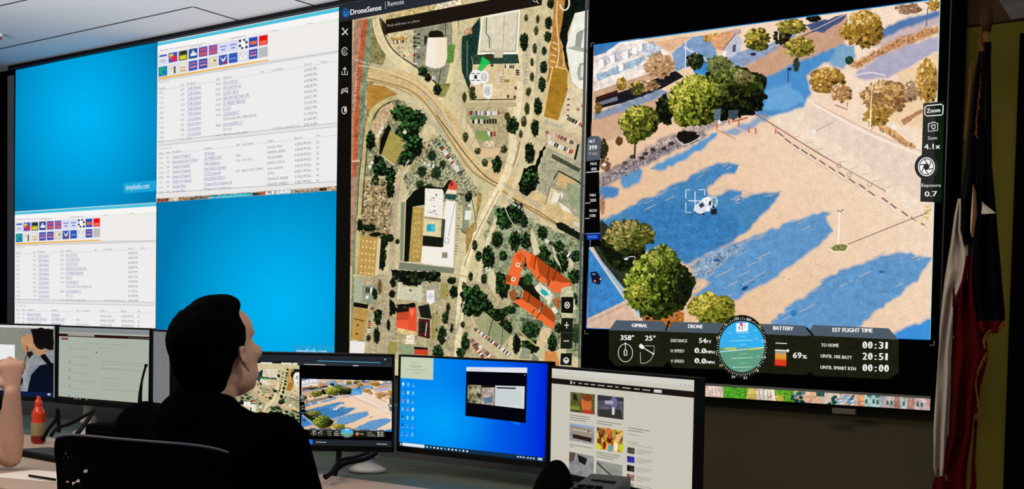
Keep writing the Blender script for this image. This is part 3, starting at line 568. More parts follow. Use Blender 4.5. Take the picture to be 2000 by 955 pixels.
    # hotel block with pool
    a.poly([(795, 392), (812, 372), (832, 362), (832, 400), (808, 404), (803, 511), (791, 511)], '#0d110b', (.4, 0, 0)); a.poly([(785, 395), (793, 395), (789, 510), (783, 510)], '#868a72')
    a.poly([(808, 404), (830, 405), (825, 512), (800, 511)], '#b4964e', (.15, .15, 0))
    for j in range(9):
        for i in (0, 1): a.ell(814 + i * 7 - j * .5, 414 + j * 11, 1.5, 1.8, '#d9c68e', n=8)
    a.poly([(832, 368), (868, 370), (866, 426), (831, 422)], '#efebdf', (.1, 0, 0)); a.line([(831, 425), (866, 429)], 1.5, '#4b4a3c'); a.line([(832, 366), (868, 368)], 3, '#14120e')
    for i in range(14): a.ell(RND.uniform(836, 864), RND.uniform(378, 418), RND.uniform(.7, 2), RND.uniform(.7, 1.6), '#5e5c54', n=6)
    a.poly([(866, 370), (878, 352), (886, 352), (870, 380)], '#191610'); a.poly([(886, 351), (896, 362), (894, 374), (876, 372), (878, 362)], '#d9523a'); a.ell(884, 360, 2, 4, '#5c140e'); a.poly([(876, 370), (894, 372), (893, 380), (873, 378)], '#efdcc8'); a.poly([(871, 379), (894, 380), (892, 391), (870, 388)], '#284c46', (.4, 0, 0))
    a.poly([(873, 391), (896, 395), (888, 522), (864, 519), (868, 430)], '#f0ede6'); a.line([(891, 396), (878, 462)], .9, '#6a6a66'); a.ring(875, 470, 4, 5.5, .9, '#5b6674'); a.poly([(864, 493), (876, 493), (876, 504), (864, 504)], '#8f8872'); a.poly([(865, 428), (872, 428), (868, 482), (862, 482)], '#43443a')
    a.poly([(830, 430), (860, 431), (858, 462), (829, 459)], '#e0d2a6', (.1, 0, 0)); a.poly([(836, 438), (852, 438), (852, 452), (835, 452)], '#1fa4bd'); a.poly([(844, 440), (852, 440), (852, 450), (844, 450)], '#4fc0cc')
    a.poly([(828, 460), (867, 464), (866, 483), (827, 480)], '#151b10', (.5, 0, 0)); a.poly([(827, 481), (866, 484), (864, 520), (824, 514)], '#f3ece0')
    a.poly([(782, 512), (890, 524), (888, 534), (780, 526)], '#7a806a'); a.line([(895, 395), (889, 522)], 4, '#c8b78c'); a.poly([(903, 382), (922, 384), (918, 440), (912, 458), (903, 454), (906, 420)], '#8a9278', (.15, .1, 0)); a.poly([(911, 411), (923, 412), (921, 430), (909, 429)], '#e9e9e0'); a.curve([(900, 446), (912, 456), (928, 452), (932, 440), (926, 400), (921, 384)], 1.6, '#35402a'); a.cars(900, 400, 892, 500, 18, 2.6, ('#9a9070', '#7c7458', '#b8ac86')); a.cars(912, 401, 924, 402, 4, 2.6)
    T(917, 384, 7, 11, dk, O, 10)
    a.rough([(935, 372), (944, 380), (938, 410), (922, 470), (912, 500), (912, 450), (932, 430)], '#a5874a', 1, 6, (.3, .2, 0), soft=1)
    # western lots
    for p in ([(765, 526), (862, 532), (862, 552), (826, 549), (822, 562), (790, 556), (770, 545)],): a.rough(p, '#0d120c', 1.6, 5, (.6, 0, 0))
    L0 = a.layer
    for i in range(44): a.ell(RND.uniform(766, 860), RND.uniform(530, 550), 3, 3.6, RND.choice(['#16200f', '#26361c', '#0a0e08', '#35482a']), n=7, rough=.3, L=L0 + 1 + i % 5)
    a.layer = L0 + 6
    T(884, 548, 9, 7, dk, G2, 10); T(888, 570, 8, 13, '#0b0f0a', G, 18); T(770, 553, 6, 9, dk, G2, 8); T(768, 574, 6, 8, dk, G2, 8)
    a.poly([(782, 551), (788, 551), (788, 559), (818, 562), (818, 556), (827, 558), (826, 592), (818, 592), (816, 588), (778, 584)], '#cec8ac', (.12, .1, 0)); a.ell(804, 567, 2.4, 2.6, '#5c5a48'); a.line([(782, 552), (779, 584)], 2.4, '#efe6c8'); a.poly([(830, 556), (858, 552), (860, 592), (830, 590)], '#a7a084', (.25, 0, 0)); a.poly([(863, 553), (878, 555), (876, 585), (862, 582)], '#9c9456', (.15, .1, 0))
    a.poly([(697, 544), (711, 545), (706, 592), (694, 590)], '#a9b09a', (.12, 0, 0)); a.poly([(712, 556), (742, 558), (738, 592), (709, 590)], '#8f9680', (.2, .1, 0)); a.cars(716, 566, 734, 568, 4, 6, ('#1d2a18', '#233a1d', '#e8e8e0')); a.cars(716, 580, 722, 581, 2, 3.4, ('#f0ede4',)); T(744, 560, 4, 14, '#6b5230', O, 8); T(734, 572, 5, 7, dk, G, 8)
    a.poly([(693, 590), (722, 595), (720, 603), (692, 599)], '#14110c'); a.poly([(693, 600), (723, 605), (711, 666), (688, 662)], '#b9924a', (.12, .12, 0)); a.line([(692, 622), (713, 627)], 1.6, '#3c2a14'); a.ell(701, 635, 2.4, 1.8, '#3c2a14'); a.ell(699, 652, 2.4, 1.8, '#3c2a14'); a.poly([(687, 665), (716, 668), (713, 692), (684, 690)], '#ece7e2', (.08, 0, 0))
    a.cars(724, 626, 722, 650, 6, 3, ('#b03028', '#e8e0d4', '#5a2a22')); a.cars(728, 598, 730, 606, 3, 4); T(742, 612, 10, 7, dk, G2, 8); T(741, 622, 9, 14, '#0f160d', G, 16); T(738, 655, 6, 15, '#11170e', G, 14); T(761, 635, 3, 12, dk, G2, 6); T(735, 580, 4, 5, dk, G, 5); T(722, 660, 4, 6, '#2a2016', O, 5)
    a.rough([(762, 582), (772, 592), (776, 604), (772, 616), (764, 606)], '#0f140d', 1, 5); T(766, 612, 3, 5, dk, G2, 4); a.rough([(776, 594), (812, 592), (815, 602), (780, 600)], '#11140e', 1.2, 5)
    a.poly([(774, 601), (801, 600), (803, 612), (777, 612)], '#191312'); a.poly([(777, 611), (801, 608), (802, 638), (777, 640)], '#c2492a'); a.poly([(777, 625), (802, 625), (801, 648), (777, 642)], '#f05a38'); a.poly([(801, 601), (815, 600), (816, 650), (800, 650)], '#e24f30'); a.poly([(801, 604), (812, 604), (807, 621)], '#f47a56'); a.poly([(778, 640), (815, 648), (814, 656), (776, 650)], '#e0c38a', (.4, 0, 0)); a.poly([(796, 655), (812, 654), (812, 672), (794, 672)], '#e9dcc6', (.3, 0, 0))
    a.poly([(819, 598), (840, 594), (846, 623), (824, 620)], '#1a1e16', (.2, 0, 0)); a.poly([(820, 622), (842, 624), (842, 662), (819, 656)], '#4a1a18', (.5, 0, 0)); a.poly([(826, 628), (834, 628), (832, 652), (824, 650)], '#12251c'); a.line([(836, 630), (833, 656)], 2, '#d6b6a0'); a.poly([(846, 612), (858, 608), (852, 664), (845, 662)], '#9a8c50', (.15, 0, 0)); T(855, 645, 2, 3, O[1], O, 4)
    a.rough([(762, 666), (780, 668), (776, 690), (758, 690)], '#9a9450', 1, 6, (.2, 0, 0)); a.rough([(784, 672), (816, 676), (812, 696), (782, 692)], '#93a07c', .8, 6, (.2, 0, 0)); a.poly([(812, 681), (838, 682), (838, 694), (811, 692)], '#c94426'); a.poly([(811, 677), (838, 679), (838, 683), (811, 682)], '#1a1612'); a.line([(790, 664), (815, 672)], 1.6, '#e8dcb8')
    for x, y, rx, ry in ((872, 622, 6, 12), (866, 655, 9, 18), (858, 688, 11, 15), (911, 590, 4, 10), (884, 640, 4, 9), (878, 600, 4, 8), (912, 668, 9, 18), (906, 634, 4, 6), (902, 690, 8, 12), (876, 612, 3, 6), (909, 560, 4, 9), (948, 545, 6, 10), (930, 480, 5, 10), (937, 500, 6, 12), (922, 540, 4, 9), (916, 572, 4, 9)): T(x, y, rx, ry, '#151c10', G if rx > 5 else O, 14, .22)
    a.cars(852, 618, 880, 570, 4, 2.5); a.line([(850, 600), (854, 618), (850, 640)], 1, '#cfc6a0')
    # park side, orange roofs
    for x, y, rx, ry in ((990, 425, 20, 24), (1010, 415, 17, 22), (1026, 432, 8, 14), (974, 468, 11, 18), (1008, 470, 12, 19), (1030, 470, 12, 16), (956, 505, 12, 25), (1062, 455, 10, 14), (1094, 482, 10, 12), (1062, 500, 18, 22), (1098, 515, 16, 20), (1076, 520, 10, 12), (1128, 500, 10, 12), (986, 500, 8, 10), (985, 560, 14, 24), (975, 545, 10, 14), (1070, 540, 20, 8), (1125, 540, 12, 14), (1050, 500, 18, 8), (1000, 605, 12, 8), (1122, 585, 10, 14), (1045, 575, 14, 18), (1015, 590, 8, 10)): T(x, y, rx, ry, '#0e140c', G, 36, .14)
    for p in ([(1040, 445), (1050, 470), (1058, 492), (1046, 500), (1040, 470)], [(960, 520), (972, 540), (968, 575), (955, 550)], [(1082, 475), (1092, 510), (1100, 525), (1086, 505)], [(1115, 490), (1122, 520), (1114, 525)]): a.rough(p, '#d6cba4', 1, 6, (.2, 0, 0), soft=1.5)
    a.curve([(960, 385), (985, 400), (1000, 430), (1020, 455)], 1.6, '#cfc8a8'); a.cars(1068, 470, 1085, 478, 5, 4, ('#e8e4d8', '#2a2a24')); a.cars(1104, 492, 1122, 504, 5, 4.4, ('#f0ece0', '#1d1d18')); a.cars(950, 518, 956, 530, 3, 3.4, ('#1f1f1a', '#eee'))
    a.rough([(1000, 525), (1015, 540), (1040, 548), (1060, 590), (1082, 620), (1088, 640), (1062, 600), (1020, 562), (1000, 545)], '#15180e', 1.5, 5)
    OR, OD, OL = '#d9541e', '#a9461a', '#ee6c34'
    a.poly([(1007, 497), (1020, 487), (1032, 492), (1024, 512), (1020, 538), (1013, 560), (1002, 556), (990, 554), (996, 534)], OL); a.poly([(1010, 500), (1020, 492), (1026, 500), (1018, 512)], OR); a.poly([(992, 536), (1004, 540), (1000, 552), (990, 550)], OD)
    a.poly([(1032, 492), (1049, 499), (1064, 512), (1060, 530), (1048, 540), (1036, 524), (1026, 518)], OL); a.poly([(1042, 494), (1052, 502), (1046, 526), (1036, 518)], OR); a.poly([(1050, 500), (1076, 520), (1072, 546), (1056, 534)], OD); a.poly([(1048, 528), (1072, 546), (1068, 556), (1050, 544)], OL)
    a.poly([(1074, 518), (1092, 530), (1118, 550), (1119, 556), (1110, 572), (1086, 570), (1072, 556)], OD); a.poly([(1078, 546), (1100, 552), (1118, 552), (1112, 571), (1088, 572), (1072, 560)], OL)
    for p in ([(1050, 499), (1046, 527)], [(1077, 518), (1071, 546)], [(1090, 527), (1082, 550)], [(1060, 538), (1052, 544)], [(1078, 548), (1072, 560)], [(1010, 516), (1024, 520), (1030, 528)], [(1031, 520), (1028, 502)]): a.line(p, 1.8, '#5c1c0c')
    for x, y in ((1015, 517), (1006, 545)): a.poly([(x - 4, y - 4), (x + 4, y - 3), (x + 3, y + 5), (x - 5, y + 4)], '#f2dcb8'); a.poly([(x - 1.5, y - 1.5), (x + 1.5, y - 1), (x + 1, y + 2), (x - 2, y + 1.5)], '#5a2a18')
    a.ell(1026, 543, 3, 3, '#221008'); a.ell(1029, 518, 3, 4, '#221008')
    a.poly([(1026, 566), (1038, 573), (1034, 592), (1022, 586)], OD); a.poly([(1038, 574), (1062, 592), (1056, 606), (1036, 592)], OD); a.poly([(1010, 585), (1022, 584), (1052, 604), (1050, 618), (1040, 613), (1006, 590)], OL)
    a.poly([(1063, 592), (1080, 605), (1089, 622), (1084, 630), (1060, 612)], OD); a.poly([(1048, 604), (1062, 614), (1084, 630), (1088, 628), (1084, 642), (1070, 636), (1052, 624), (1042, 612)], OL); a.poly([(996, 570), (1008, 566), (1014, 578), (1006, 588), (1000, 584)], '#a0522c')
    for p in ([(1038, 574), (1034, 592)], [(1063, 590), (1058, 614)], [(1058, 612), (1050, 622)], [(1022, 568), (1018, 584)], [(1042, 612), (1048, 604)]): a.line(p, 1.8, '#5c1c0c')
    a.rough([(1046, 560), (1058, 552), (1078, 568), (1084, 578), (1076, 596), (1064, 580), (1050, 568)], '#e6dcc4', 1.4, 5, (.2, 0, 0)); a.poly([(1060, 563), (1070, 568), (1075, 575), (1068, 579), (1059, 571)], '#24aab0'); a.poly([(1083, 584), (1098, 580), (1096, 604), (1088, 602)], '#a8673c', (.5, 0, 0)); a.cars(1083, 600, 1090, 612, 3, 4.4, ('#f4ecdc',)); T(1034, 546, 9, 12, '#24421a', ['#2f5a22', '#3f7a30'], 12)
    a.rough([(1098, 565), (1106, 560), (1120, 560), (1128, 600), (1116, 640), (1096, 640), (1104, 600)], '#c9c29c', 1.5, 6, (.3, 0, 0), soft=1)
    T(928, 588, 28, 32, '#0d130b', G, 60, .11); T(950, 600, 16, 16, '#0d130b', G2, 24); T(975, 615, 20, 14, '#0f150c', G2, 30); T(990, 640, 14, 16, '#0f150c', G2, 30)
    a.poly([(931, 626), (948, 608), (965, 622), (958, 656), (940, 645)], '#9b9c70', (.12, .1, 0)); a.poly([(965, 622), (985, 640), (1002, 655), (996, 668), (984, 676), (958, 656)], '#8f956c', (.12, .1, 0)); a.line([(966, 622), (957, 656)], 1.6, '#20281a'); a.line([(985, 640), (983, 674)], 1.2, '#43492e'); a.line([(1003, 655), (985, 676), (1000, 690)], 2.5, '#cfc492')
    for i in range(4): a.line([(934 + i * 5, 640 + i * 3), (946 + i * 2, 612 + i * 3)], .8, '#b7b88a')
    a.poly([(925, 640), (1005, 690), (985, 705), (915, 660)], '#c6b890', (.1, .1, 0)); a.cars(930, 642, 1000, 694, 26, 3.8); a.cars(922, 662, 966, 700, 16, 4, ('#a83028', '#ece6da', '#3a3a36', '#c8847a', '#8a8a88')); a.cars(928, 672, 950, 702, 10, 4, ('#a83028', '#ece6da', '#3a3a36'))
    a.rough([(1018, 618), (1062, 628), (1064, 650), (1030, 656)], '#55664a', 1.5, 6, (.6, .2, 0), soft=1); T(1040, 645, 18, 16, '#1c2814', G, 24); T(1012, 672, 8, 20, '#0e130c', G2, 16); T(1040, 676, 20, 14, '#11170e', G2, 26); T(1082, 670, 9, 20, '#0f1a0d', G, 22); T(1094, 640, 8, 10, dk, G, 10); T(1130, 650, 10, 20, '#2c3a22', G, 16)
    a.rough([(1062, 640), (1080, 642), (1072, 668), (1062, 680), (1050, 672)], '#d9bf94', 1.5, 6, (.2, 0, 0), soft=1); a.curve([(1012, 640), (1032, 660), (1052, 676)], 3, '#b8a66c'); a.poly([(1026, 677), (1040, 684), (1038, 702), (1016, 700)], '#8d957c', (.1, .1, 0)); a.poly([(1044, 688), (1056, 700), (1052, 712), (1040, 706)], '#7d8870'); a.rough([(1070, 684), (1092, 688), (1094, 716), (1064, 712)], '#cf8a4c', 1.5, 6, (.15, .2, 0), soft=1); a.rough([(1096, 660), (1106, 650), (1110, 700), (1098, 712)], '#cfc79e', 1.2, 6, (.2, 0, 0))
    # street names
    W_, K_ = '#f4efe0', '#5c4f38'
    def lab(t, x, y, d, h, w, c=W_, o='#4a4030'):
        h = h * 1.12
        for k, j in ((-.8, -.5), (.8, .5), (-.5, .9), (.5, -.9)): a.text(t, x + k, y + j, h, o, d=d, w=w)
        a.text(t, x, y, h, c, d=d, w=w); a.text(t, x + .35, y + .1, h, c, d=d, w=w)
    lab('W Cesar E Chavez Blvd', 696, 119, (1, .27), 4, 64); lab('W Cesar E Chavez Blvd', 828, 184, (.64, .77), 4.2, 92); lab('W Cesar E Chavez Blvd', 826, 216, (.62, .78), 4.2, 80)
    lab('W Cesar E Chavez Blvd', 985, 361, (1, .62), 4.6, 86); lab('W Cesar E Chavez Blvd', 984, 387, (1, .63), 4.6, 86); lab('W Ces', 1114, 444, (1, .5), 4.6, 24)
    lab('Graham St', 1067, 240, (1, .3), 4.6, 37); lab('Purple Heart Trl', 697, 216, (.06, -1), 4, 84, '#e8d8c0', '#6a4636'); lab('S Frio St', 905, 118, (-.02, -1), 4, 26, '#efe9d8'); lab('S San Saba', 1032, 164, (.07, -1), 4, 84, '#efe9d8'); lab('S Santa Rosa Ave', 1052, 164, (.09, -1), 4, 86, '#efe9d8')
    lab('Dolores Ave', 892, 664, (.26, -1), 4, 78, '#e8e0cc'); lab('S San Saba', 876, 664, (.26, -1), 4, 74, '#e8e0cc'); lab('Monterey St', 771, 438, (.06, -1), 3.6, 52, '#e0d8c4'); lab('El Paso St', 750, 642, (.08, -1), 3.6, 48, '#e0d8c4'); lab('Monterey', 787, 345, (.5, -1), 3.4, 36)
    a.text('SAPD HQ', 971, 181, 5, '#e8dcc2', -.02, w=30)
    # drone markers
    a.poly([(934, 140), (946, 111), (961, 122), (942, 143)], '#12b84c', a=.92); a.poly([(944, 111), (962, 122), (948, 130)], '#18c858', a=.9)
    a.ell(934, 152, 14, 15, '#f2f0ec'); a.ell(949, 151, 9, 13, '#f2f0ec'); a.poly([(947, 165), (965, 165), (965, 188), (957, 195), (948, 188)], '#f2f0ec')
    a.ell(932.5, 151, 3, 4, '#1a1a1a', n=10); a.line([(928, 145), (937, 157)], .9, '#2a2a2a'); a.line([(937, 145), (928, 157)], .9, '#2a2a2a')
    for x, y in ((927, 144), (938, 144), (927, 158), (938, 158)): a.line([(x - 4, y), (x + 4, y)], 1.3, '#2c2c2c')
    a.ring(949, 151, 5, 7, 1, '#55606a'); a.ring(949, 151, 2.4, 3.4, 1, '#55606a'); a.ring(956, 178, 6, 8, 1, '#4a5560', 20, 340); a.ring(956, 178, 2.4, 4, 1.4, '#4a5560')
    a.poly([(837, 567), (852, 567), (852, 590), (847, 592), (844, 596), (841, 591), (837, 590)], '#f6f4f0'); a.ring(844.5, 579, 3, 4.4, .8, '#8890a0'); a.line([(839, 571), (850, 571), (850, 586), (839, 586), (839, 571)], .8, '#a6abb4'); a.line([(844.5, 572), (844.5, 586)], .7, '#8890a0'); a.line([(839, 579), (850, 579)], .7, '#8890a0')
    return a
def art_map_ui():
    a = Art()
    a.poly([(664, 5), (692, 0), (692, 42), (686, 700), (655, 700)], '#110f0b')
    a.poly([(664, 12), (900, -35), (1160, -85), (1160, -36), (1056, -17), (900, 0), (795.6, 20), (690, 40), (668, 44)], '#282b34')
    a.poly([(664, 3), (700, -5), (900, -40), (900, -60), (664, -20)], '#050505')
    a.poly([(757, 39.5), (912, 9.5), (1063, -18), (1062, 11), (900, 41), (757.5, 67)], '#1d1611'); a.line([(1040, -12), (1039, 15)], .8, '#403c38'); a.ring(1049, 0, 4, 4.5, 1.2, '#cfcac6'); a.line([(1051, 3), (1056, 8)], 1.5, '#cfcac6')
    a.text('DroneSense', 688, 30, 10.5, '#f1f1f1', -.165, w=61); a.text('DroneSense', 688.6, 30, 10.5, '#f1f1f1', -.165, w=61); a.line([(756.5, 4), (756.5, 19)], 1, '#b9b9bb'); a.text('Remote', 761, 13.5, 9.5, '#dcdcde', -.16, w=32)
    a.text('Find address or place', 760, 53.5, 5, '#a6a29d', -.165, w=64)
    a.ell(679, 26, 7.2, 8.6, '#1f6fc4'); a.ell(679, 26, 6, 7.2, '#113a6a'); a.ell(679, 27, 4, 5, '#2f9bea'); a.poly([(676, 30), (679, 20), (682, 30), (679, 28)], '#0c2c50')
    w = '#d6d2cc'
    for s in (-1, 1): a.line([(673, 63 - 6 * s), (683, 63 + 6 * s)], 2, w); a.line([(671, 63 - 6 * s), (675, 60 - 5 * s)], 1.4, w)
    a.ring(677, 101, 5.5, 7.5, 1.5, w, 20, 340); a.text('D', 675, 105, 7, w, w=4.4)
    a.line([(677, 132), (677, 144)], 1.5, w); a.line([(673.5, 137), (677, 132), (680.5, 137)], 1.5, w); a.line([(672, 140), (671, 146), (683, 146), (682, 140)], 1.4, w)
    a.line([(671, 184), (671.5, 175), (682, 172), (682.5, 182)], 1.6, w); a.line([(671, 184), (673, 180), (680, 178.5), (682.5, 182)], 1.6, w); a.line([(674, 177), (680, 176)], 1.2, w)
    a.ring(676, 216, 4.6, 7, 1.5, w); a.poly([(676, 212), (681, 208), (679, 218), (676, 220)], w)
    # zoom buttons
    a.poly([(1100, 580), (1124, 580), (1123, 612), (1100, 611)], '#12110c'); a.ring(1111.5, 596, 4.4, 5.8, 1.8, '#e4e2de'); a.line([(1108, 592), (1115, 600)], 1.4, '#dcdad6'); a.line([(1115, 592), (1108, 600)], 1.4, '#dcdad6')
    a.poly([(1100, 621), (1123, 621), (1121, 681), (1098, 681)], '#1b1e13'); a.line([(1099, 650), (1122, 650)], .8, '#46503e'); a.line([(1110.5, 629), (1110.5, 641)], 1.7, '#e4e2de'); a.line([(1106, 635), (1115, 635)], 1.7, '#e4e2de'); a.line([(1104.5, 666), (1115, 666)], 1.8, '#e4e2de')
    a.poly([(1099, 690), (1121, 690), (1120, 714), (1098, 713)], '#15160f'); a.poly([(1104, 701), (1109.5, 697), (1115, 701), (1115, 707), (1109.5, 711), (1104, 707)], '#e0deda'); a.poly([(1106, 702), (1109.5, 699.5), (1113, 702), (1109.5, 704.5)], '#2c2c26'); a.line([(1104, 706), (1109.5, 710), (1115, 706)], .8, '#2c2c26')
    # right hand frame line of the map window
    a.poly([(1147.5, -20), (1152, -20), (1143, 400), (1139, 740), (1133, 740), (1136.5, 400)], '#4a5350')
    return a
ART_MAP = art_map(); ART_MAPUI = art_map_ui()
# ---- the drone video window
def art_drone():
    a = Art(); T = a.tree; B = '#4685b8'; B2 = '#6196c6'
    G = (.06, .06, .03)
    a.poly([(1140, -170), (1870, -300), (1870, 780), (1130, 760)], '#020203')
    def sand(x, y):
        t = max(0, min(1, (x - 1160) / 660 + (300 - y) / 900)); return mixc('#e6bf98', '#f5dcc4', t)
    a.grad([(1160, 88), (1838, -3), (1818, 663), (1147, 640)], sand, 14, G)
    S = lambda pts, c, amp=2.5, g=(.06, .08, .04), soft=3, a=1, A=a: A.rough(pts, c, amp * 1.3, 8, g, a=a, soft=soft * 2.1)
    # pale road right of the fence
    S([(1500, 225), (1560, 195), (1700, 270), (1822, 320), (1818, 430), (1730, 375), (1600, 295)], '#f0dbc6', 1.5); S([(1576, 205), (1800, 305), (1822, 320), (1822, 400), (1760, 365), (1640, 280), (1570, 240)], '#e9d3c0', 1.5)
    a.curve([(1570, 190), (1640, 232), (1720, 272), (1822, 312)], 4, '#f8e8d4', n=4); a.curve([(1590, 200), (1700, 256), (1800, 296)], 1.2, '#c7a184', n=4)
    # flat pale roof, top left
    a.poly([(1160, 88), (1250, 75), (1310, 105), (1312, 112), (1260, 146), (1160, 178)], '#efe3dc', (.12, .25, .1)); a.poly([(1160, 88), (1212, 82), (1180, 104), (1160, 110)], '#3f78b4', (.1, .2, 0)); a.rough([(1168, 112), (1275, 80), (1282, 90), (1180, 130)], '#cfc6cc', 2, 5, (.35, .4, 0)); a.rough([(1164, 146), (1230, 120), (1290, 98), (1294, 106), (1236, 132), (1166, 158)], '#9fb6c8', 2, 6, (.3, .3, 0)); a.rough([(1255, 84), (1298, 92), (1270, 106), (1240, 98)], '#b9c3d2', 1.5, 6, (.3, .3, 0))
    for x, y in ((1213, 130), (1240, 98), (1175, 124), (1196, 116), (1222, 108), (1250, 92)): a.rough([(x - 6, y - 8), (x + 5, y - 9), (x + 6, y + 6), (x - 3, y + 9)], '#fbf5f0', 1, 4, (.2, 0, 0)); a.poly([(x + 5, y - 8), (x + 9, y - 6), (x + 9, y + 5), (x + 5, y + 6)], '#a6a2ac')
    a.poly([(1160, 178), (1262, 144), (1312, 112), (1316, 126), (1270, 160), (1160, 196)], '#c8a283', (.1, .15, .1)); a.line([(1160, 178), (1262, 145), (1312, 113)], 1.4, '#f2e2d2'); a.poly([(1276, 84), (1330, 72), (1352, 72), (1312, 100), (1300, 96)], '#e0b48e', (.1, .1, 0))
    a.poly([(1163, 196), (1230, 174), (1320, 138), (1336, 150), (1262, 190), (1164, 214)], '#1b1a1e', (.5, .3, 0)); a.poly([(1163, 202), (1206, 188), (1208, 196), (1165, 208)], '#6f7684', (.3, 0, 0)); a.poly([(1164, 190), (1206, 176), (1208, 184), (1165, 196)], '#3a1c14')
    a.rough([(1160, 222), (1190, 212), (1290, 176), (1310, 180), (1230, 214), (1162, 236)], '#8795ac', 2, 6, (.2, .3, 0), soft=1.5); a.line([(1160, 238), (1232, 214), (1318, 180)], 1.6, '#9c7c62'); S([(1160, 240), (1240, 214), (1320, 180), (1340, 184), (1290, 222), (1210, 262), (1170, 280), (1158, 280)], '#cfa888', 1.5)
    # plaza, house, top middle
    a.rough([(1312, 104), (1352, 72), (1392, 66), (1400, 110), (1396, 126), (1352, 128), (1320, 140)], '#7f9dc2', 1.5, 7, (.12, .2, .1)); a.poly([(1350, 126), (1376, 116), (1396, 130), (1378, 148), (1356, 142)], '#3f8ccc', (.1, .2, 0)); a.line([(1336, 92), (1372, 112), (1408, 134)], 5, '#c4cde0'); a.poly([(1374, 70), (1402, 64), (1400, 80), (1376, 82)], '#c99a4e', (.6, .3, 0))
    a.poly([(1388, 80), (1404, 66), (1424, 60), (1437, 66), (1424, 84), (1410, 100), (1398, 96)], '#e0a276', (.2, .15, 0)); a.poly([(1424, 60), (1446, 56), (1450, 66), (1440, 68)], '#c5a59a', (.2, 0, 0)); a.poly([(1437, 66), (1450, 76), (1448, 104), (1430, 112), (1412, 118), (1412, 98)], '#c3c2d2', (.1, .1, 0)); a.poly([(1432, 88), (1438, 87), (1437, 101), (1431, 102)], '#4a4c5c'); a.poly([(1412, 100), (1420, 100), (1417, 116), (1410, 114)], '#f4efe8'); a.line([(1437, 66), (1412, 98)], 1.6, '#5f4a4a')
    a.rough([(1420, 118), (1450, 100), (1500, 88), (1560, 60), (1550, 78), (1500, 108), (1462, 128), (1440, 132)], '#8ea0bd', 1.5, 7, (.15, .2, 0), soft=2)
    S([(1442, 140), (1500, 110), (1560, 70), (1640, 36), (1700, 20), (1640, 90), (1560, 130), (1500, 158), (1490, 156)], '#c99e80', 1.5); a.rough([(1575, 50), (1655, 28), (1646, 40), (1610, 62), (1588, 62)], '#46557e', 1.5, 7, (.2, .2, 0), soft=1.5); a.line([(1500, 96), (1600, 54), (1660, 24)], 1.4, '#e4c4b0'); a.line([(1530, 90), (1586, 62)], 2.4, '#7c4a4a')
    S([(1486, 160), (1528, 138), (1600, 108), (1650, 88), (1652, 108), (1600, 124), (1574, 148), (1582, 182), (1568, 206), (1520, 222), (1478, 224), (1490, 190)], '#4c8ec8', 1.6); S([(1500, 180), (1540, 168), (1570, 196), (1530, 214), (1496, 214)], '#6aa4d6', 2); S([(1636, 96), (1664, 92), (1668, 110), (1646, 130), (1622, 124)], '#7ea6c4', 2)
    S([(1722, 60), (1770, 38), (1835, 24), (1834, 40), (1790, 54), (1740, 76), (1714, 84)], '#5478ac', 1.6); S([(1700, 92), (1760, 62), (1835, 34), (1835, 42), (1760, 76)], '#c9b3b4', 1.2)
    S([(1662, 128), (1700, 108), (1760, 74), (1833, 52), (1832, 62), (1760, 92), (1710, 112), (1672, 132)], '#c58e62', 2, (.5, .3, .1)); S([(1672, 146), (1710, 118), (1770, 92), (1832, 74), (1830, 96), (1780, 126), (1740, 148), (1690, 152)], '#aeaac0', 1.6); a.curve([(1660, 150), (1700, 142), (1730, 148)], 2.2, '#efe0d8'); S([(1756, 146), (1800, 122), (1830, 106), (1826, 220), (1800, 250), (1740, 236)], '#f0cfa6', 2)
    a.line([(1820, 2), (1812, 18), (1810, 52)], 2.2, '#5d6c86'); a.line([(1808, 4), (1816, 10)], 2, '#35384a')
    # trees along the street
    DK = '#1c1a0c'
    yg = ['#3a3a12', '#7c7428', '#b09a3c', '#d4bb58']; gd = ['#4a3a16', '#94702e', '#c79a48', '#e6c37a']; ol = ['#15160a', '#3c4014', '#6f7426', '#a3a23c', '#c4bb54']; br = ['#6a4c30', '#a67c54', '#cda57c', '#e8cba6']
    a.line([(1340, 78), (1339, 132)], 1.6, '#efeff2'); T(1358, 120, 17, 17, '#14180f', ['#1c2414', '#34401e', '#5a5a2c'], 40)
    T(1288, 128, 30, 24, '#b98f66', br, 60, .12); T(1262, 168, 26, 12, '#8c6c44', br, 30, .16); T(1215, 164, 10, 13, '#8a6a24', gd, 24); T(1244, 172, 14, 14, '#4c4a22', yg, 24)
    T(1480, 78, 26, 22, '#3c3a14', yg, 70, .13); T(1528, 72, 18, 16, '#1c1a0e', ['#14120a', '#35301a', '#6a6230'], 30); T(1548, 52, 32, 14, '#6f6426', yg, 70, .13); T(1590, 36, 14, 8, '#16130c', ['#14120a', '#35301a'], 14); a.ell(1472, 106, 6, 3, '#1f2740'); a.line([(1521, 60), (1521, 78)], 2, '#e8d8c8')
    T(1562, 92, 30, 20, '#6e6028', yg, 90, .12); a.line([(1556, 112), (1556, 140)], 4, '#3a4634'); T(1556, 126, 6, 14, '#2c3c2e', ['#24382c', '#46543a'], 10); a.line([(1540, 132), (1540, 160)], 2.4, '#2a4c86'); a.ell(1543, 135, 4, 3, '#1f2c44')
    T(1688, 58, 38, 36, '#8a6824', gd, 170, .11); T(1654, 62, 14, 16, '#a07a2a', gd, 40); a.line([(1671, 84), (1671, 106)], 2.2, '#e6d4c0'); a.line([(1658, 22), (1657, 50)], 2, '#f0ece8'); T(1660, 118, 8, 8, '#1c3826', ['#1c3826', '#3a5436'], 10); T(1776, 16, 26, 12, '#8c6c58', br, 40, .14); T(1824, 10, 12, 12, '#b08838', gd, 30)
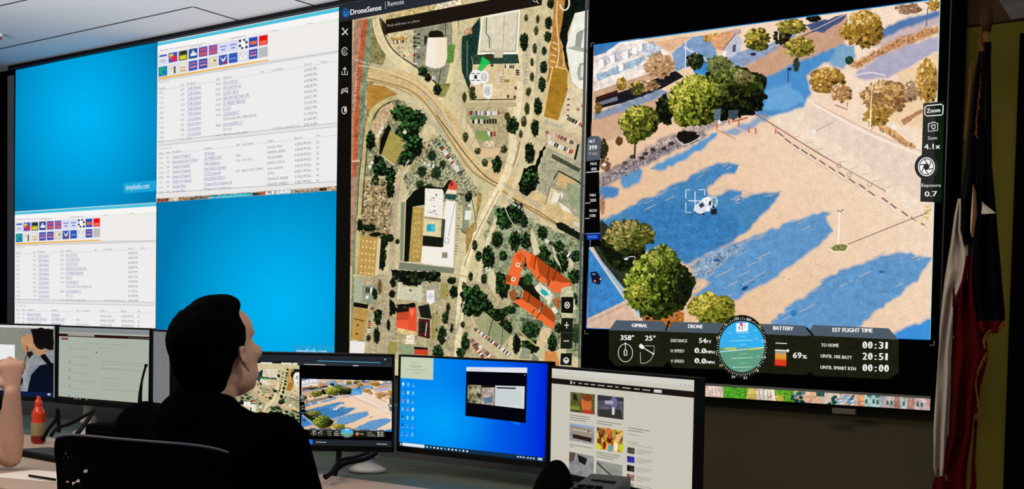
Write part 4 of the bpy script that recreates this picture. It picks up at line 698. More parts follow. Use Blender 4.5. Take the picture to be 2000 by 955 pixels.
    T(1616, 158, 34, 26, '#94682e', gd, 120, .12); T(1644, 182, 22, 18, '#b0814a', br, 50, .14); T(1730, 190, 44, 34, '#8c6a40', ['#7c5630', '#ab7c46', '#cc9d62', '#dfb984'], 170, .11); T(1712, 228, 26, 22, '#9c7a2c', gd, 50, .14); T(1812, 160, 22, 44, '#b08440', gd, 110, .13); T(1780, 180, 14, 20, '#a3826a', br, 30, .15); a.line([(1705, 160), (1702, 214)], 1.8, '#f0ddc0'); a.line([(1702, 214), (1700, 256)], 3, '#f6e6d0'); a.line([(1700, 256), (1712, 244)], 1.4, '#a57c60')
    a.line([(1632, 205), (1655, 214), (1656, 200)], 2.4, '#a07468'); a.rough([(1720, 236), (1790, 286), (1780, 292), (1716, 252)], '#c89a6a', 1.5, 5, (.6, .3, 0)); a.rough([(1760, 234), (1800, 214), (1806, 218), (1766, 244)], '#b0805a', 1, 5, (.3, 0, 0)); a.ell(1746, 248, 4, 5, '#f6eeea')
    # tree shadow over the forecourt
    S([(1340, 296), (1392, 264), (1402, 262), (1376, 286), (1336, 308), (1290, 332), (1273, 330)], '#5b97c8', 2.4); S([(1212, 342), (1232, 328), (1256, 336), (1246, 352), (1218, 366)], '#5e95c2', 3); S([(1175, 366), (1205, 370), (1206, 378), (1190, 386), (1174, 386)], '#4c84b8', 2)
    S([(1174, 346), (1250, 300), (1320, 262), (1395, 226), (1430, 212), (1438, 222), (1400, 246), (1352, 272), (1300, 292), (1240, 318), (1176, 358)], '#b39e98', 3, (.4, .4, .1)); S([(1172, 352), (1220, 326), (1290, 290), (1372, 258), (1380, 264), (1300, 300), (1230, 336), (1176, 362)], '#8d8184', 2, (.7, .4, .1)); S([(1470, 240), (1492, 226), (1500, 230), (1440, 262), (1410, 260)], '#8ea3c0', 2)
    a.ell(1344, 268, 22, 12, '#17130f', (.4, 0, 0), rough=.15, soft=2); a.curve([(1320, 268), (1328, 278), (1342, 282), (1370, 268)], 1.8, '#e2ddd8')
    for x, y in ((1222, 318), (1276, 292), (1255, 308), (1312, 280), (1298, 290), (1236, 306), (1262, 300)): a.rough([(x - 5, y - 2), (x + 4, y - 4), (x + 5, y + 2), (x - 4, y + 3)], '#3c342e', 1, 3, soft=1)
    # long blue tree shadows
    S([(1173, 431), (1204, 420), (1235, 407), (1268, 388), (1301, 374), (1330, 358), (1352, 347), (1380, 332), (1412, 320), (1440, 322), (1434, 334), (1412, 342), (1392, 356), (1378, 366), (1384, 384), (1404, 386), (1428, 376), (1450, 376), (1446, 386), (1429, 394), (1470, 384), (1524, 378), (1512, 394), (1494, 410), (1458, 449), (1400, 486), (1341, 513), (1290, 500), (1220, 470), (1172, 470)], B, 2.6, (.10, .14, .06)); S([(1300, 400), (1400, 420), (1440, 440), (1390, 478), (1330, 500), (1260, 470), (1250, 420)], '#3a7bb4', 4, (.15, .2, .1), soft=10)
    S([(1356, 581), (1394, 551), (1362, 540), (1364, 513), (1400, 492), (1450, 472), (1500, 455), (1563, 430), (1590, 420), (1620, 416), (1610, 430), (1624, 449), (1590, 486), (1537, 521), (1480, 560), (1431, 585)], B2, 2.6, (.10, .14, .06)); S([(1350, 520), (1380, 500), (1440, 480), (1452, 484), (1400, 520), (1350, 550)], '#94a4b4', 4, (.5, .5, 0), a=.7)
    S([(1499, 640), (1545, 600), (1578, 580), (1612, 551), (1650, 528), (1695, 513), (1740, 500), (1771, 498), (1816, 503), (1805, 521), (1790, 546), (1756, 574), (1710, 606), (1680, 632), (1660, 645)], B2, 2.6, (.10, .14, .06)); S([(1745, 657), (1780, 640), (1822, 625), (1822, 668), (1745, 664)], '#3b8fd6', 2)
    L0 = a.layer; a.layer += 1; a.hold = True
    for x, y, l in ((1480, 505, 26), (1460, 520, 30), (1442, 540, 24), (1420, 560, 22), (1400, 540, 34), (1476, 540, 20), (1440, 500, 20), (1380, 532, 30), (1370, 546, 28), (1566, 450, 18), (1450, 556, 26), (1560, 610, 34), (1530, 624, 26), (1560, 580, 22), (1640, 560, 26), (1680, 540, 22), (1400, 590, 30), (1300, 392, 18), (1260, 410, 22), (1412, 326, 10), (1420, 330, 10), (1750, 560, 14)):
        a.line([(x, y), (x + l * .5, y - l * .22), (x + l, y - l * .5)], 1.8, '#c9bdb4', a=.65)
    for i in range(60): x, y = RND.choice([(RND.uniform(1240, 1440), RND.uniform(400, 480)), (RND.uniform(1400, 1580), RND.uniform(460, 560)), (RND.uniform(1580, 1760), RND.uniform(530, 620))]); a.line([(x, y), (x + RND.uniform(3, 9), y + RND.uniform(-2, 1))], 1.6, '#2f6da6', a=.6)
    for i in range(80): x, y = RND.uniform(1300, 1810), RND.uniform(270, 650); a.line([(x, y), (x + RND.uniform(3, 10), y + RND.uniform(-3, 3))], 1.4, '#c08f66', a=.35)
    for q0, q1, n_ in (((1352, 580), (1364, 512), 26), ((1364, 512), (1500, 455), 26), ((1500, 640), (1612, 551), 22), ((1612, 551), (1720, 500), 16), ((1560, 430), (1618, 418), 10), ((1301, 374), (1412, 318), 14), ((1450, 380), (1524, 378), 12), ((1760, 498), (1815, 504), 10), ((1390, 366), (1450, 376), 8), ((1180, 430), (1300, 376), 16)):
        for i in range(n_):
            t = RND.random(); x, y = q0[0] + (q1[0] - q0[0]) * t + RND.uniform(-7, 7), q0[1] + (q1[1] - q0[1]) * t + RND.uniform(-4, 4); l = RND.uniform(8, 26)
            a.line([(x - l / 2, y + l * .2), (x + l / 2, y - l * .24)], RND.uniform(1.2, 2.6), RND.choice(['#e0c4a4', '#5c93c2', '#a6acb0', '#4a86b8']), a=.6, w2=.5)
    a.hold = False; a.layer += 1
    a.ell(1456, 563, 7, 3.5, '#1d4a7c', ang=-.5); a.ell(1401, 508, 7, 3, '#2c5f90'); a.ell(1723, 531, 6, 2.2, '#2c5f90'); a.ell(1551, 612, 5, 5, '#2f7ab4', soft=2)
    # barriers at the entrance, fence and parking stops
    for p, c in (([(1398, 252), (1418, 262), (1438, 272)], '#dc9a80'), ([(1424, 240), (1452, 256), (1478, 262)], '#e6bba6'), ([(1430, 238), (1462, 230)], '#b35c46'), ([(1420, 236), (1400, 226)], '#7d8494')): a.line(p, 2.8, c)
    for x, y in ((1401, 246), (1425, 238), (1434, 232), (1477, 256), (1464, 254), (1444, 242), (1516, 256)): a.poly([(x - 1.6, y - 6), (x + 1.6, y - 6), (x + 1.6, y + 5), (x - 1.6, y + 5)], '#cf6a52')
    a.poly([(1403, 232), (1410, 232), (1409, 242), (1403, 242)], '#e4e8f0'); a.line([(1474, 222), (1500, 237), (1600, 300), (1731, 374)], 2.2, '#8f6a5e'); a.line([(1500, 228), (1488, 222)], 2, '#8f6a5e'); a.line([(1510, 246), (1560, 296), (1640, 346), (1710, 382), (1731, 375), (1640, 322), (1560, 274)], 1.2, '#cfae98')
    pts = [(1525, 262), (1540, 275), (1556, 286), (1572, 296), (1589, 306), (1607, 317), (1626, 329), (1645, 340), (1665, 353), (1685, 364), (1703, 377), (1729, 390), (1746, 402), (1768, 417), (1786, 428), (1806, 440)]
    for x, y in pts: a.line([(x - 6, y - 4), (x + 6, y + 5)], 3.4, '#8c7267'); a.line([(x - 7, y - 1), (x + 5, y + 8)], 2.4, '#f3e2d0')
    for x, y in ((1640, 324), (1660, 342), (1700, 360)): a.ring(x, y, 4, 4, 1.2, '#8a8274')
    for i in range(9): x, y = 1550 + i * 22, 268 + i * 12.4; a.line([(x, y), (x + 16, y - 3)], 1.2, '#cbaa92')
    a.poly([(1588, 254), (1594, 252), (1594, 262), (1588, 262)], '#f6eee6'); a.line([(1594, 256), (1630, 238)], 1.4, '#b59a90')
    a.poly([(1806, 402), (1818, 400), (1817, 428), (1806, 430)], '#e8cf94', (.3, 0, 0)); a.line([(1784, 424), (1800, 440), (1820, 446)], 2.4, '#eadba4'); a.line([(1800, 422), (1820, 408)], 1.6, '#a3886a')
    a.line([(1655, 478), (1700, 460), (1760, 436), (1812, 416)], 1.8, '#8d7466'); a.line([(1641, 412), (1638, 486)], 2.6, '#fff6e8'); a.line([(1636, 410), (1642, 414), (1648, 409)], 2.2, '#8d6a5a')
    a.poly([(1618, 484), (1634, 478), (1650, 477), (1658, 481), (1652, 491), (1630, 491)], '#87824e', (.4, 0, 0)); a.line([(1618, 484), (1630, 491), (1652, 491), (1658, 481), (1654, 476)], 2, '#f6efc8'); a.line([(1620, 486), (1630, 479)], 1.6, '#f0e6bc')
    # near trees and the road corner, bottom left
    a.poly([(1152, 470), (1176, 430), (1220, 470), (1262, 540), (1250, 600), (1220, 580)], '#2c3328', (.4, .3, 0)); a.poly([(1151, 486), (1160, 490), (1222, 588), (1149, 622)], '#3a82c2', (.12, .2, .14)); a.poly([(1151, 484), (1156, 484), (1250, 600), (1263, 625), (1246, 625), (1222, 588)], '#9fb4c8', (.1, .1, 0)); a.poly([(1149, 622), (1222, 587), (1252, 625), (1246, 644), (1147, 640)], '#d8b69e', (.1, .15, 0)); a.line([(1154, 484), (1222, 584), (1256, 628)], 2, '#efdcc8'); a.line([(1149, 630), (1226, 594)], 1.4, '#a88c84')
    a.poly([(1154, 532), (1166, 530), (1176, 544), (1172, 556), (1158, 552)], '#0e1830'); a.ell(1163, 549, 2, 2, '#ff8a6a'); a.ell(1174, 545, 1.8, 1.8, '#ffb08a'); a.line([(1158, 536), (1164, 535)], 2.4, '#7fa2d8')
    T(1215, 486, 42, 38, '#101408', ['#0c1008', '#141a0b', '#1f2a10'], 60, .16); T(1232, 462, 46, 34, '#4a4a1c', ['#2c3210', '#5a6024', '#8f8a48', '#bda468'], 260, .085, g=(.7, .2, 0)); T(1225, 508, 30, 22, '#0f1308', ['#0c1008', '#1c2410', '#2c3a16'], 40, .18)
    a.poly([(1225, 500), (1262, 500), (1262, 540), (1228, 530)], '#15180f'); a.curve([(1222, 506), (1230, 502), (1241, 502), (1242, 512)], 1.6, '#d0cfd0'); a.ell(1224, 506, 4, 2, '#e8e8ea'); a.line([(1242, 504), (1242, 620)], 2.2, '#d6d4c4')
    a.rough([(1255, 605), (1310, 600), (1338, 612), (1330, 640), (1262, 640)], '#b0692c', 2, 5, (.6, .3, 0), soft=3); a.line([(1312, 606), (1322, 622)], 3, '#e8c49a'); a.line([(1316, 612), (1326, 626)], 1.6, '#5a3c20')
    T(1284, 560, 66, 62, '#25300c', ['#0e1407', '#26310f', '#55671f', '#86952f', '#a9b24c'], 620, .065, g=(.8, .25, 0)); T(1296, 512, 32, 32, '#3c4614', ['#1c240c', '#4c5a1c', '#7c8a34', '#a3a648'], 220, .09, g=(.8, .2, 0)); T(1330, 556, 22, 40, '#141a09', ['#0b0f06', '#1c240d', '#4a5622'], 110, .12, g=(.8, .2, 0)); T(1250, 575, 24, 26, '#6a7a20', ol, 120, .11, g=(.8, .2, 0))
    T(1392, 604, 46, 32, '#6c6c1c', ['#3c4010', '#787a26', '#a39c38', '#c9b956'], 330, .08, g=(.7, .2, 0))
    # big tree group by the street
    T(1300, 216, 20, 30, '#0f120a', ['#0c0e08', '#1a200f', '#34401c'], 40); a.line([(1242, 270), (1241, 310)], 3.4, '#3a2a1e'); T(1250, 240, 38, 32, '#3c4212', ol, 220, .1, g=(.7, .2, 0)); T(1238, 268, 14, 14, '#50581a', ol, 30); T(1211, 276, 7, 9, '#5a3a1c', ['#3a2a14', '#7a5a2c'], 16)
    T(1430, 180, 66, 52, '#12140a', ['#0b0d07', '#12150a', '#26300f', '#4a5220', '#77803a'], 420, .09, light=(-.3, -.9), g=(.8, .2, 0)); T(1356, 198, 52, 50, '#3c420f', ['#1a1f0b', '#4a5216', '#7c8428', '#a8a83e', '#c4bc54'], 520, .085, g=(.8, .2, 0)); T(1405, 126, 26, 18, '#5c6432', ['#3a4420', '#6f7840', '#8f9858'], 60, .14); T(1452, 150, 18, 14, '#6a6238', ['#3a3c20', '#7a7244', '#a39a6c'], 40); a.poly([(1424, 216), (1444, 214), (1442, 232), (1424, 232)], '#3c4a52', (.3, 0, 0)); a.poly([(1396, 214), (1410, 212), (1408, 234), (1396, 236)], '#5c6c80', (.4, 0, 0))
    T(1180, 292, 9, 22, '#2a2214', ['#1a1810', '#4a3a20', '#7a6a3c'], 40); T(1184, 322, 10, 14, '#6a4c38', br, 26); a.ell(1182, 322, 3.5, 3, '#fff4ee'); T(1178, 398, 5, 20, '#b08468', br, 20); T(1170, 210, 7, 12, '#6a5424', gd, 14)
    for i in range(10): a.line([(1174, 336 + i), (1232, 312 + i * .4)], .8, '#6c5a50', a=.35)
    # the pickup truck with its door open
    a.poly([(1389, 410), (1401, 407), (1402, 417), (1391, 420)], '#1b2136', soft=1); a.poly([(1357, 408), (1361, 400), (1368, 396), (1374, 388), (1384, 384), (1392, 386), (1400, 385), (1403, 392), (1401, 402), (1395, 406), (1388, 405), (1380, 412), (1372, 419), (1362, 417), (1357, 413)], '#dce0ea', soft=.8); a.line([(1358, 413), (1364, 418), (1373, 419)], 1.8, '#2f3650'); a.poly([(1366, 400), (1374, 395), (1378, 402), (1370, 407)], '#3c4152'); a.poly([(1374, 389), (1385, 386), (1388, 393), (1378, 398)], '#fbfbfc'); a.poly([(1386, 394), (1391, 391), (1390, 401), (1386, 402)], '#2c3140'); a.poly([(1391, 387), (1401, 386), (1401, 400), (1393, 404)], '#8db4c4'); a.poly([(1393, 389), (1399, 388), (1399, 398), (1395, 401)], '#5f8ea6'); a.ell(1395, 404, 2.4, 3.2, '#1a2034', n=12); a.ell(1375, 418, 2.6, 2, '#1a2034', n=12); a.poly([(1379, 405), (1388, 402), (1389, 412), (1381, 414)], '#f4f4f8'); a.ell(1381, 391, 2, 1, '#c8605a', n=8)
    # target brackets
    for p in ([(1341, 388), (1341, 371), (1349, 371)], [(1366, 371), (1378, 370), (1378, 382)], [(1341, 396), (1341, 415), (1352, 415)], [(1346, 392), (1370, 393)], [(1359, 374), (1359, 410)]): a.line(p, 1.5, '#f6f6f8')
    # video border
    a.line([(1160, 89), (1500, 43), (1837, -2)], 2, '#1d86c8'); a.line([(1149, 480), (1147, 641)], 1.6, '#3a7af0'); a.line([(1838, -3), (1829, 320), (1818, 663)], 1.4, '#7fd6e0'); a.line([(1147, 641), (1200, 642.5)], 1.4, '#4c8ae0'); a.line([(1755, 661), (1818, 663)], 1.6, '#1a7fd0')
    # black surround outside the video
    a.poly([(1130, -170), (1870, -300), (1838.5, -3.2), (1160, 87.6)], '#020203'); a.poly([(1838.5, -4), (1880, -4), (1860, 800), (1818.5, 663.5)], '#020203'); a.poly([(1130, 641), (1147, 641.5), (1818.5, 664), (1870, 664), (1870, 790), (1130, 770)], '#020203'); a.poly([(1135, -4), (1159.5, 87.5), (1146.5, 641.5), (1125, 642)], '#020203')
    for p in ([(1156, 92), (1156, 85), (1163, 84)], [(1144, 645), (1144, 652), (1151, 652)], [(1826, 666), (1826, 674), (1817, 674)]): a.line(p, 1, '#8c8478')
    return a
def art_hud():
    a = Art(); w = '#f4f2ee'; gy = '#bdbbb6'; d = (1, .055)
    def tx(t, x, y, h, W_, c=w, b=.3, dd=d):
        for k in (-b, b): a.text(t, x + k, y, h, c, d=dd, w=W_)
    # altitude bar
    a.poly([(1148, 330), (1172, 328), (1174, 480), (1147, 484)], '#050506'); a.poly([(1149, 270), (1156, 266), (1171, 266), (1176, 272), (1174, 312), (1147, 315)], '#555b66'); a.poly([(1147, 315), (1174, 312), (1172, 336), (1147, 338)], '#08080a')
    tx('ALT', 1152, 279, 5.5, 12, dd=(1, -.06)); tx('399', 1152, 293, 8.5, 16, dd=(1, -.06)); a.text('FT AGL', 1152, 303.5, 5.5, '#c4c6c8', d=(1, -.06), w=17); tx('MAX', 1155, 323, 5.5, 13, gy, dd=(1, -.05)); tx('400', 1156, 333.5, 6, 11, gy, dd=(1, -.05)); a.line([(1147, 337), (1182, 334)], 1.5, w)
    tx('MIN', 1154, 384, 5, 11, gy, dd=(1, -.04)); tx('200', 1154, 394.5, 6, 12, gy, dd=(1, -.04)); a.line([(1144, 397), (1154, 396.5)], 1, w); tx('BLDG', 1153.5, 414, 5, 14, gy, dd=(1, -.04)); tx('100', 1154, 424.5, 6, 11, gy, dd=(1, -.04)); a.line([(1144, 427), (1153, 426.5)], 1, w)
    for i in range(9): a.line([(1138.5, 374 + i * 2.8), (1143, 373.9 + i * 2.8)], 1, '#b9b6b0')
    a.poly([(1147, 457), (1173, 456), (1173, 468), (1147, 469)], '#0b2a8a'); a.line([(1144, 456.5), (1174, 455.5)], 1, '#7fa8f0'); tx('000', 1150, 466, 6, 18, '#4a8af4', dd=(1, -.03)); a.line([(1155, 468), (1154, 484)], 1, '#5a9aff')
    # camera controls on the right
    a.poly([(1805, 202), (1846, 198), (1841, 396), (1799, 394)], '#2c2d2b'); a.poly([(1829, 202), (1846, 198), (1841, 396), (1824, 395)], '#101f10')
    Q = [(1808, 210), (1811, 207), (1840, 204), (1844, 207), (1843, 222), (1840, 225), (1812, 227), (1808, 224), (1808, 210)]
    a.line(Q, 1.8, w); tx('Zoom', 1812, 221, 8.4, 26, dd=(1, -.07))
    a.line([(1815, 242), (1820, 241), (1822, 239), (1828, 239), (1829, 241), (1833, 240.5), (1833, 255), (1815, 257), (1815, 242)], 1.8, '#d8d8d4'); a.ring(1825, 248, 3.4, 4.4, 1.8, '#d8d8d4'); a.line([(1818, 246), (1820, 246)], 1.2, '#d8d8d4')
    a.text('Zoom', 1814, 273, 5.6, w, d=(1, -.05), w=18); tx('4.1x', 1807, 292, 10, 31, w, .35, dd=(1, -.05))
    a.ell(1811, 326, 23, 25, '#2b2c2e', n=40); a.ring(1811, 326, 15.5, 17.5, 2, w); a.ell(1811, 326, 13, 14.6, w, n=36)
    for k in range(6):
        t = k * math.tau / 6 + .25; p = (1811 + 13 * math.cos(t), 326 + 14.6 * math.sin(t)); q = (1811 + 5 * math.cos(t + 1.5), 326 + 5.6 * math.sin(t + 1.5)); a.line([p, q], 1.8, '#2a2a2e')
    a.poly([(1811 + 5 * math.cos(k * math.tau / 6 + 1.75), 326 + 5.6 * math.sin(k * math.tau / 6 + 1.75)) for k in range(6)], '#2a2a2e')
    a.text('Exposure', 1802, 365, 6, w, d=(1, 0), w=37); tx('0.7', 1808, 384, 10, 24, w, .4, dd=(1, -.02))
    # instrument panels along the bottom
    P1, P2 = '#4f5a67', '#1b1e10'
    def panel(x0, x1, yt, yh, yb, cl, cr, cb, s=.035, sl=14, sr=14):
        f = lambda x, y: (x, y + (x - x0) * s)
        a.poly([f(x0, yh), f(x0 + sl * cl, yt), f(x1 - sr * cr, yt), f(x1, yh)], P1)
        a.poly([f(x0, yh), f(x1, yh), f(x1, yb - 14 * (cr > 0)), f(x1 - sr * cr, yb), f(x0 + sl * cl, yb), f(x0, yb - 14 * (cl > 0))], P2, (.1, .2, .2))
    panel(1191, 1310, 625, 645, 714, 1, .9, 0, .022); panel(1303, 1425, 628, 648, 718, 1, 0, 0, .03); panel(1480, 1590, 632, 652, 728, 0, 1, 0, .045); panel(1576, 1757, 634, 655, 733, 1, 1.4, 0, .045)
    a.line([(1310, 626), (1302, 646)], 3, '#050505'); a.line([(1577, 640), (1590, 656)], 3.5, '#050505'); a.line([(1578, 738), (1590, 726)], 3, '#050505')
    tx('GIMBAL', 1236, 638.5, 6.8, 30, b=.45, dd=(1, .03)); tx('DRONE', 1346, 640.5, 7, 28, b=.45, dd=(1, .03)); tx('BATTERY', 1512, 644, 7.4, 39, b=.5, dd=(1, .04)); tx('EST FLIGHT TIME', 1628, 648, 8, 78, b=.55, dd=(1, .02))
    tx('358°', 1214, 664, 9.6, 26, b=.5, dd=(1, .02)); tx('25°', 1262, 665, 9.6, 20, b=.5, dd=(1, .02))
    a.ring(1223.5, 689, 14, 17.5, 1.3, '#d8d6d0'); a.line([(1223.5, 671), (1223.5, 682)], 1.2, '#f0e6a0'); a.ell(1223.5, 671, 1.8, 2, w, n=10); a.line([(1221, 694), (1221, 685), (1223.5, 682), (1226, 685), (1226, 694), (1221, 694)], 1.6, w)
    a.poly([(1250, 674), (1254, 671), (1261, 677), (1257, 682), (1251, 679)], w); a.line([(1258, 679), (1278, 691)], 1.6, w); a.line([(1262, 675), (1280, 676), (1279, 690)], 1, '#c8c6c0'); a.curve([(1278, 692), (1272, 703), (1262, 709), (1253, 709)], 1.1, '#c8c6c0'); a.line([(1253, 709), (1252.5, 688)], 1.1, '#c8c6c0'); a.ell(1278, 691, 1.8, 2, w, n=10)
    for t, y in (('DISTANCE', 668), ('H SPEED', 688), ('V SPEED', 708)): tx(t, 1312, y, 6, 32 if t[0] == 'D' else 26, '#cfcdc8', .3, dd=(1, .02))
    tx('54', 1367, 669.5, 9.6, 14, b=.4); tx('FT', 1382, 670, 5.4, 9, b=.3)
    for y in (689, 709): tx('0.0', 1358.5, y, 10, 22, b=.5); a.line([(1360.5, y - 2), (1364, y - 8)], .8, w); a.line([(1375.5, y - 1.5), (1379, y - 7.5)], .8, w); tx('MPH', 1382, y + 1, 5.4, 15, b=.3)
    a.text('S', 1400, 692, 6, w, w=4)
    # attitude dial
    cx, cy, rx, ry = 1451, 677, 44, 50
    a.ell(cx, cy, 50, 62, '#14180f', n=56); a.ell(cx, cy, rx, ry, '#35b0ec', n=56)
    a.poly([(cx + rx * math.cos(t), cy + ry * math.sin(t)) for t in [math.radians(176 - k * 188 / 30) for k in range(31)]][::-1] if False else [(cx + rx * math.cos(math.radians(k)), cy + ry * math.sin(math.radians(k))) for k in range(2, 179, 4)] , '#5f9c80')
    a.curve([(1407, 687), (1440, 684), (1494, 678)], 1.6, '#cfeef6'); a.poly([(1418, 679), (1440, 678), (1440, 683), (1416, 683)], '#c8cc58', a=.8); a.poly([(1462, 681), (1492, 678), (1494, 681), (1466, 684)], '#c8cc58', a=.8)
    for y, l, c in ((650, 13, '#9fdcf8'), (657, 6, '#8fd4f4'), (665, 19, '#9fdcf8'), (673, 6, '#8fd4f4'), (691, 8, '#8fc4ae'), (699, 19, '#bfe4d4'), (709, 8, '#8fc4ae'), (717, 19, '#bfe4d4'), (724, 8, '#8fc4ae')):
        a.line([(1453 - l, y + l * .045), (1453 + l, y - l * .045)], 1.2, c)
    for x, y, t in ((1425, 651, '20'), (1474, 647, '20'), (1427, 668, '10'), (1477, 664, '10'), (1430, 702, '10'), (1480, 698, '10'), (1432, 718, '20'), (1480, 715, '20')): a.text(t, x, y, 3.6, '#9fd4e8', w=6)
    for k in range(72):
        t = math.radians(k * 5 + 2); r0 = 1.0 if k % 2 else .98; L1 = (rx + 1, ry + 2.5); L2 = (rx + (4 if k % 2 else 5.5), ry + (6 if k % 2 else 8)); a.line([(cx + L1[0] * math.cos(t), cy + L1[1] * math.sin(t)), (cx + L2[0] * math.cos(t), cy + L2[1] * math.sin(t))], .9, '#cfd8d4')
    for x, y, t, c in ((1441, 624, '03', w), (1464, 626, '06', w), (1404, 662, '33', w), (1494, 668, '12', w), (1494, 700, '15', w), (1434, 738, '24', w), (1457, 740, '21', w), (1410, 716, '30', '#e8c87a'), (1480, 726, '18', '#e8d8b0'), (1420, 636, 'N', '#e8c87a'), (1488, 640, 'E', '#e8d87a')): a.text(t, x - 3, y, 4.6, c, w=7 if len(t) > 1 else 4)
    a.poly([(1450, 625), (1455, 634), (1447, 634)], '#d8304a'); a.poly([(1440, 632), (1464, 630), (1463, 647), (1440, 648)], '#eef4f8'); a.text('43°', 1443, 644, 8, '#6a7480', w=15); a.poly([(1449, 628), (1454, 636), (1447, 636)], '#d8304a')
    # battery and times
    a.line([(1517, 670), (1539, 671)], 1.5, w); a.poly([(1516, 683), (1538, 684), (1538, 697), (1516, 696)], '#9b9a90'); a.poly([(1516, 690), (1538, 691), (1538, 702), (1516, 701)], '#d89a3c'); a.poly([(1516, 699), (1538, 700), (1538, 703), (1516, 702)], '#e0822c'); a.poly([(1515.5, 702), (1538, 703), (1537.5, 715), (1515, 713)], '#d83c1c'); a.line([(1515, 713), (1538, 715)], 1.4, '#c01c10'); a.line([(1516, 683.5), (1541, 685)], 2, w); a.ell(1541, 685, 2.4, 3, w, n=12)
    tx('69', 1551, 699, 11.5, 16, b=.5); tx('%', 1569, 700, 7, 9, b=.4)
    tx('TO HOME', 1606, 677, 6.4, 34, '#dbd8d2', .35, (1, .025)); tx('UNTIL 10% BATT', 1605, 698, 6.4, 61, '#dbd8d2', .35, (1, .06)); tx('UNTIL SMART RTH', 1604.5, 720, 6.4, 69, '#dbd8d2', .35, (1, .05))
    for t, y in (('00:31', 680), ('20:51', 702), ('00:00', 724.5)):
        for i, ch in enumerate(t):
            x = 1687 + i * 10.6 + (2.5 if ch == ':' else 0); tx(ch, x, y + (i * .3), 13.4, 3 if ch == ':' else 8.2, w, .6, dd=(1, .03))
            if ch == '0': a.line([(x + 2.6, y - 3.6), (x + 5.8, y - 10)], 1, w)
    return a
ART_DRONE = art_drone(); ART_HUD = art_hud()
def art_strip():
    """the lowest rows of the desktop picture, under the video window"""
    a = Art(); f = lambda x, t: (x, 752 + (x - 1361) * .0585 + t * (21.5 + (x - 1361) * .006))
    def seg(x0, x1, c, g=(.3, .3, 0), t0=0, t1=1, sk=0): a.poly([f(x0, t0), f(x1, t0), f(x1 + sk, t1), f(x0 + sk, t1)], c, g)
    a.poly([(1130, 730), (1860, 772), (1860, 830), (1130, 790)], '#020203'); a.poly([(1130, 733), (1361, 747), (1835, 775), (1835, 781), (1361, 753), (1130, 739)], '#45443e')
    seg(1130, 1840, '#c9ad96'); seg(1130, 1410, '#e0c9bb', sk=6)
    for i in range(8): a.line([f(1364 + i * 7, 0), f(1367 + i * 7, 1)], 1.4, '#c7a898')
    seg(1414, 1470, '#4f9c26', (.5, .3, 0)); seg(1462, 1480, '#c8b05a', sk=-2); seg(1478, 1510, '#e0ccb8', sk=4)
    for i in range(3): a.line([f(1484 + i * 8, .1), f(1486 + i * 8, .95)], 1.6, '#8a98a8')
    seg(1508, 1516, '#f0ead8', sk=5); seg(1514, 1552, '#5e9c28', (.6, .3, 0), sk=3); seg(1514, 1530, '#c0ac4a', (.5, 0, 0), .45, 1, 3)
    for i in range(16): p = f(RND.uniform(1546, 1572), RND.uniform(.1, .9)); a.ell(p[0], p[1], 4, 3.4, RND.choice(['#1d4438', '#2c6048', '#103028', '#4a8090']), rough=.3, n=8)
    seg(1576, 1604, '#d8ac8c'); seg(1596, 1616, '#2c5a58', (.6, 0, 0), 0, .35); seg(1612, 1640, '#d2c0b0', (.2, 0, 0))
    for i in range(30): p = f(RND.uniform(1632, 1672), RND.uniform(.1, .9)); a.line([(p[0] - 3, p[1] + 1), (p[0] + 3, p[1] - 1)], 2.4, RND.choice(['#3a78b4', '#cfe4f2', '#16324c', '#6aa2d0']))
    for i in range(8): p = f(RND.uniform(1620, 1634), RND.uniform(.3, .95)); a.ell(p[0], p[1], 4, 3, '#1d4438', rough=.3, n=8)
    seg(1676, 1690, '#d89c74'); seg(1690, 1724, '#a9c0bc'); seg(1724, 1748, '#b5a8a4'); seg(1748, 1760, '#a87868'); seg(1760, 1774, '#a9bcb0'); seg(1774, 1790, '#a87a6c'); seg(1788, 1812, '#c2aeb0'); seg(1812, 1840, '#c49c8c')
    for x in (1694, 1708, 1716, 1735, 1743, 1767, 1794, 1802, 1820): seg(x - 2.4, x + 2.4, '#3f6668', (0, 0, 0), .35, .7)
    for x in (1700, 1716): seg(x - 5, x + 4, '#2c6c6c', (0, 0, 0), 0, .14)
    return a
ART_STRIP = art_strip()

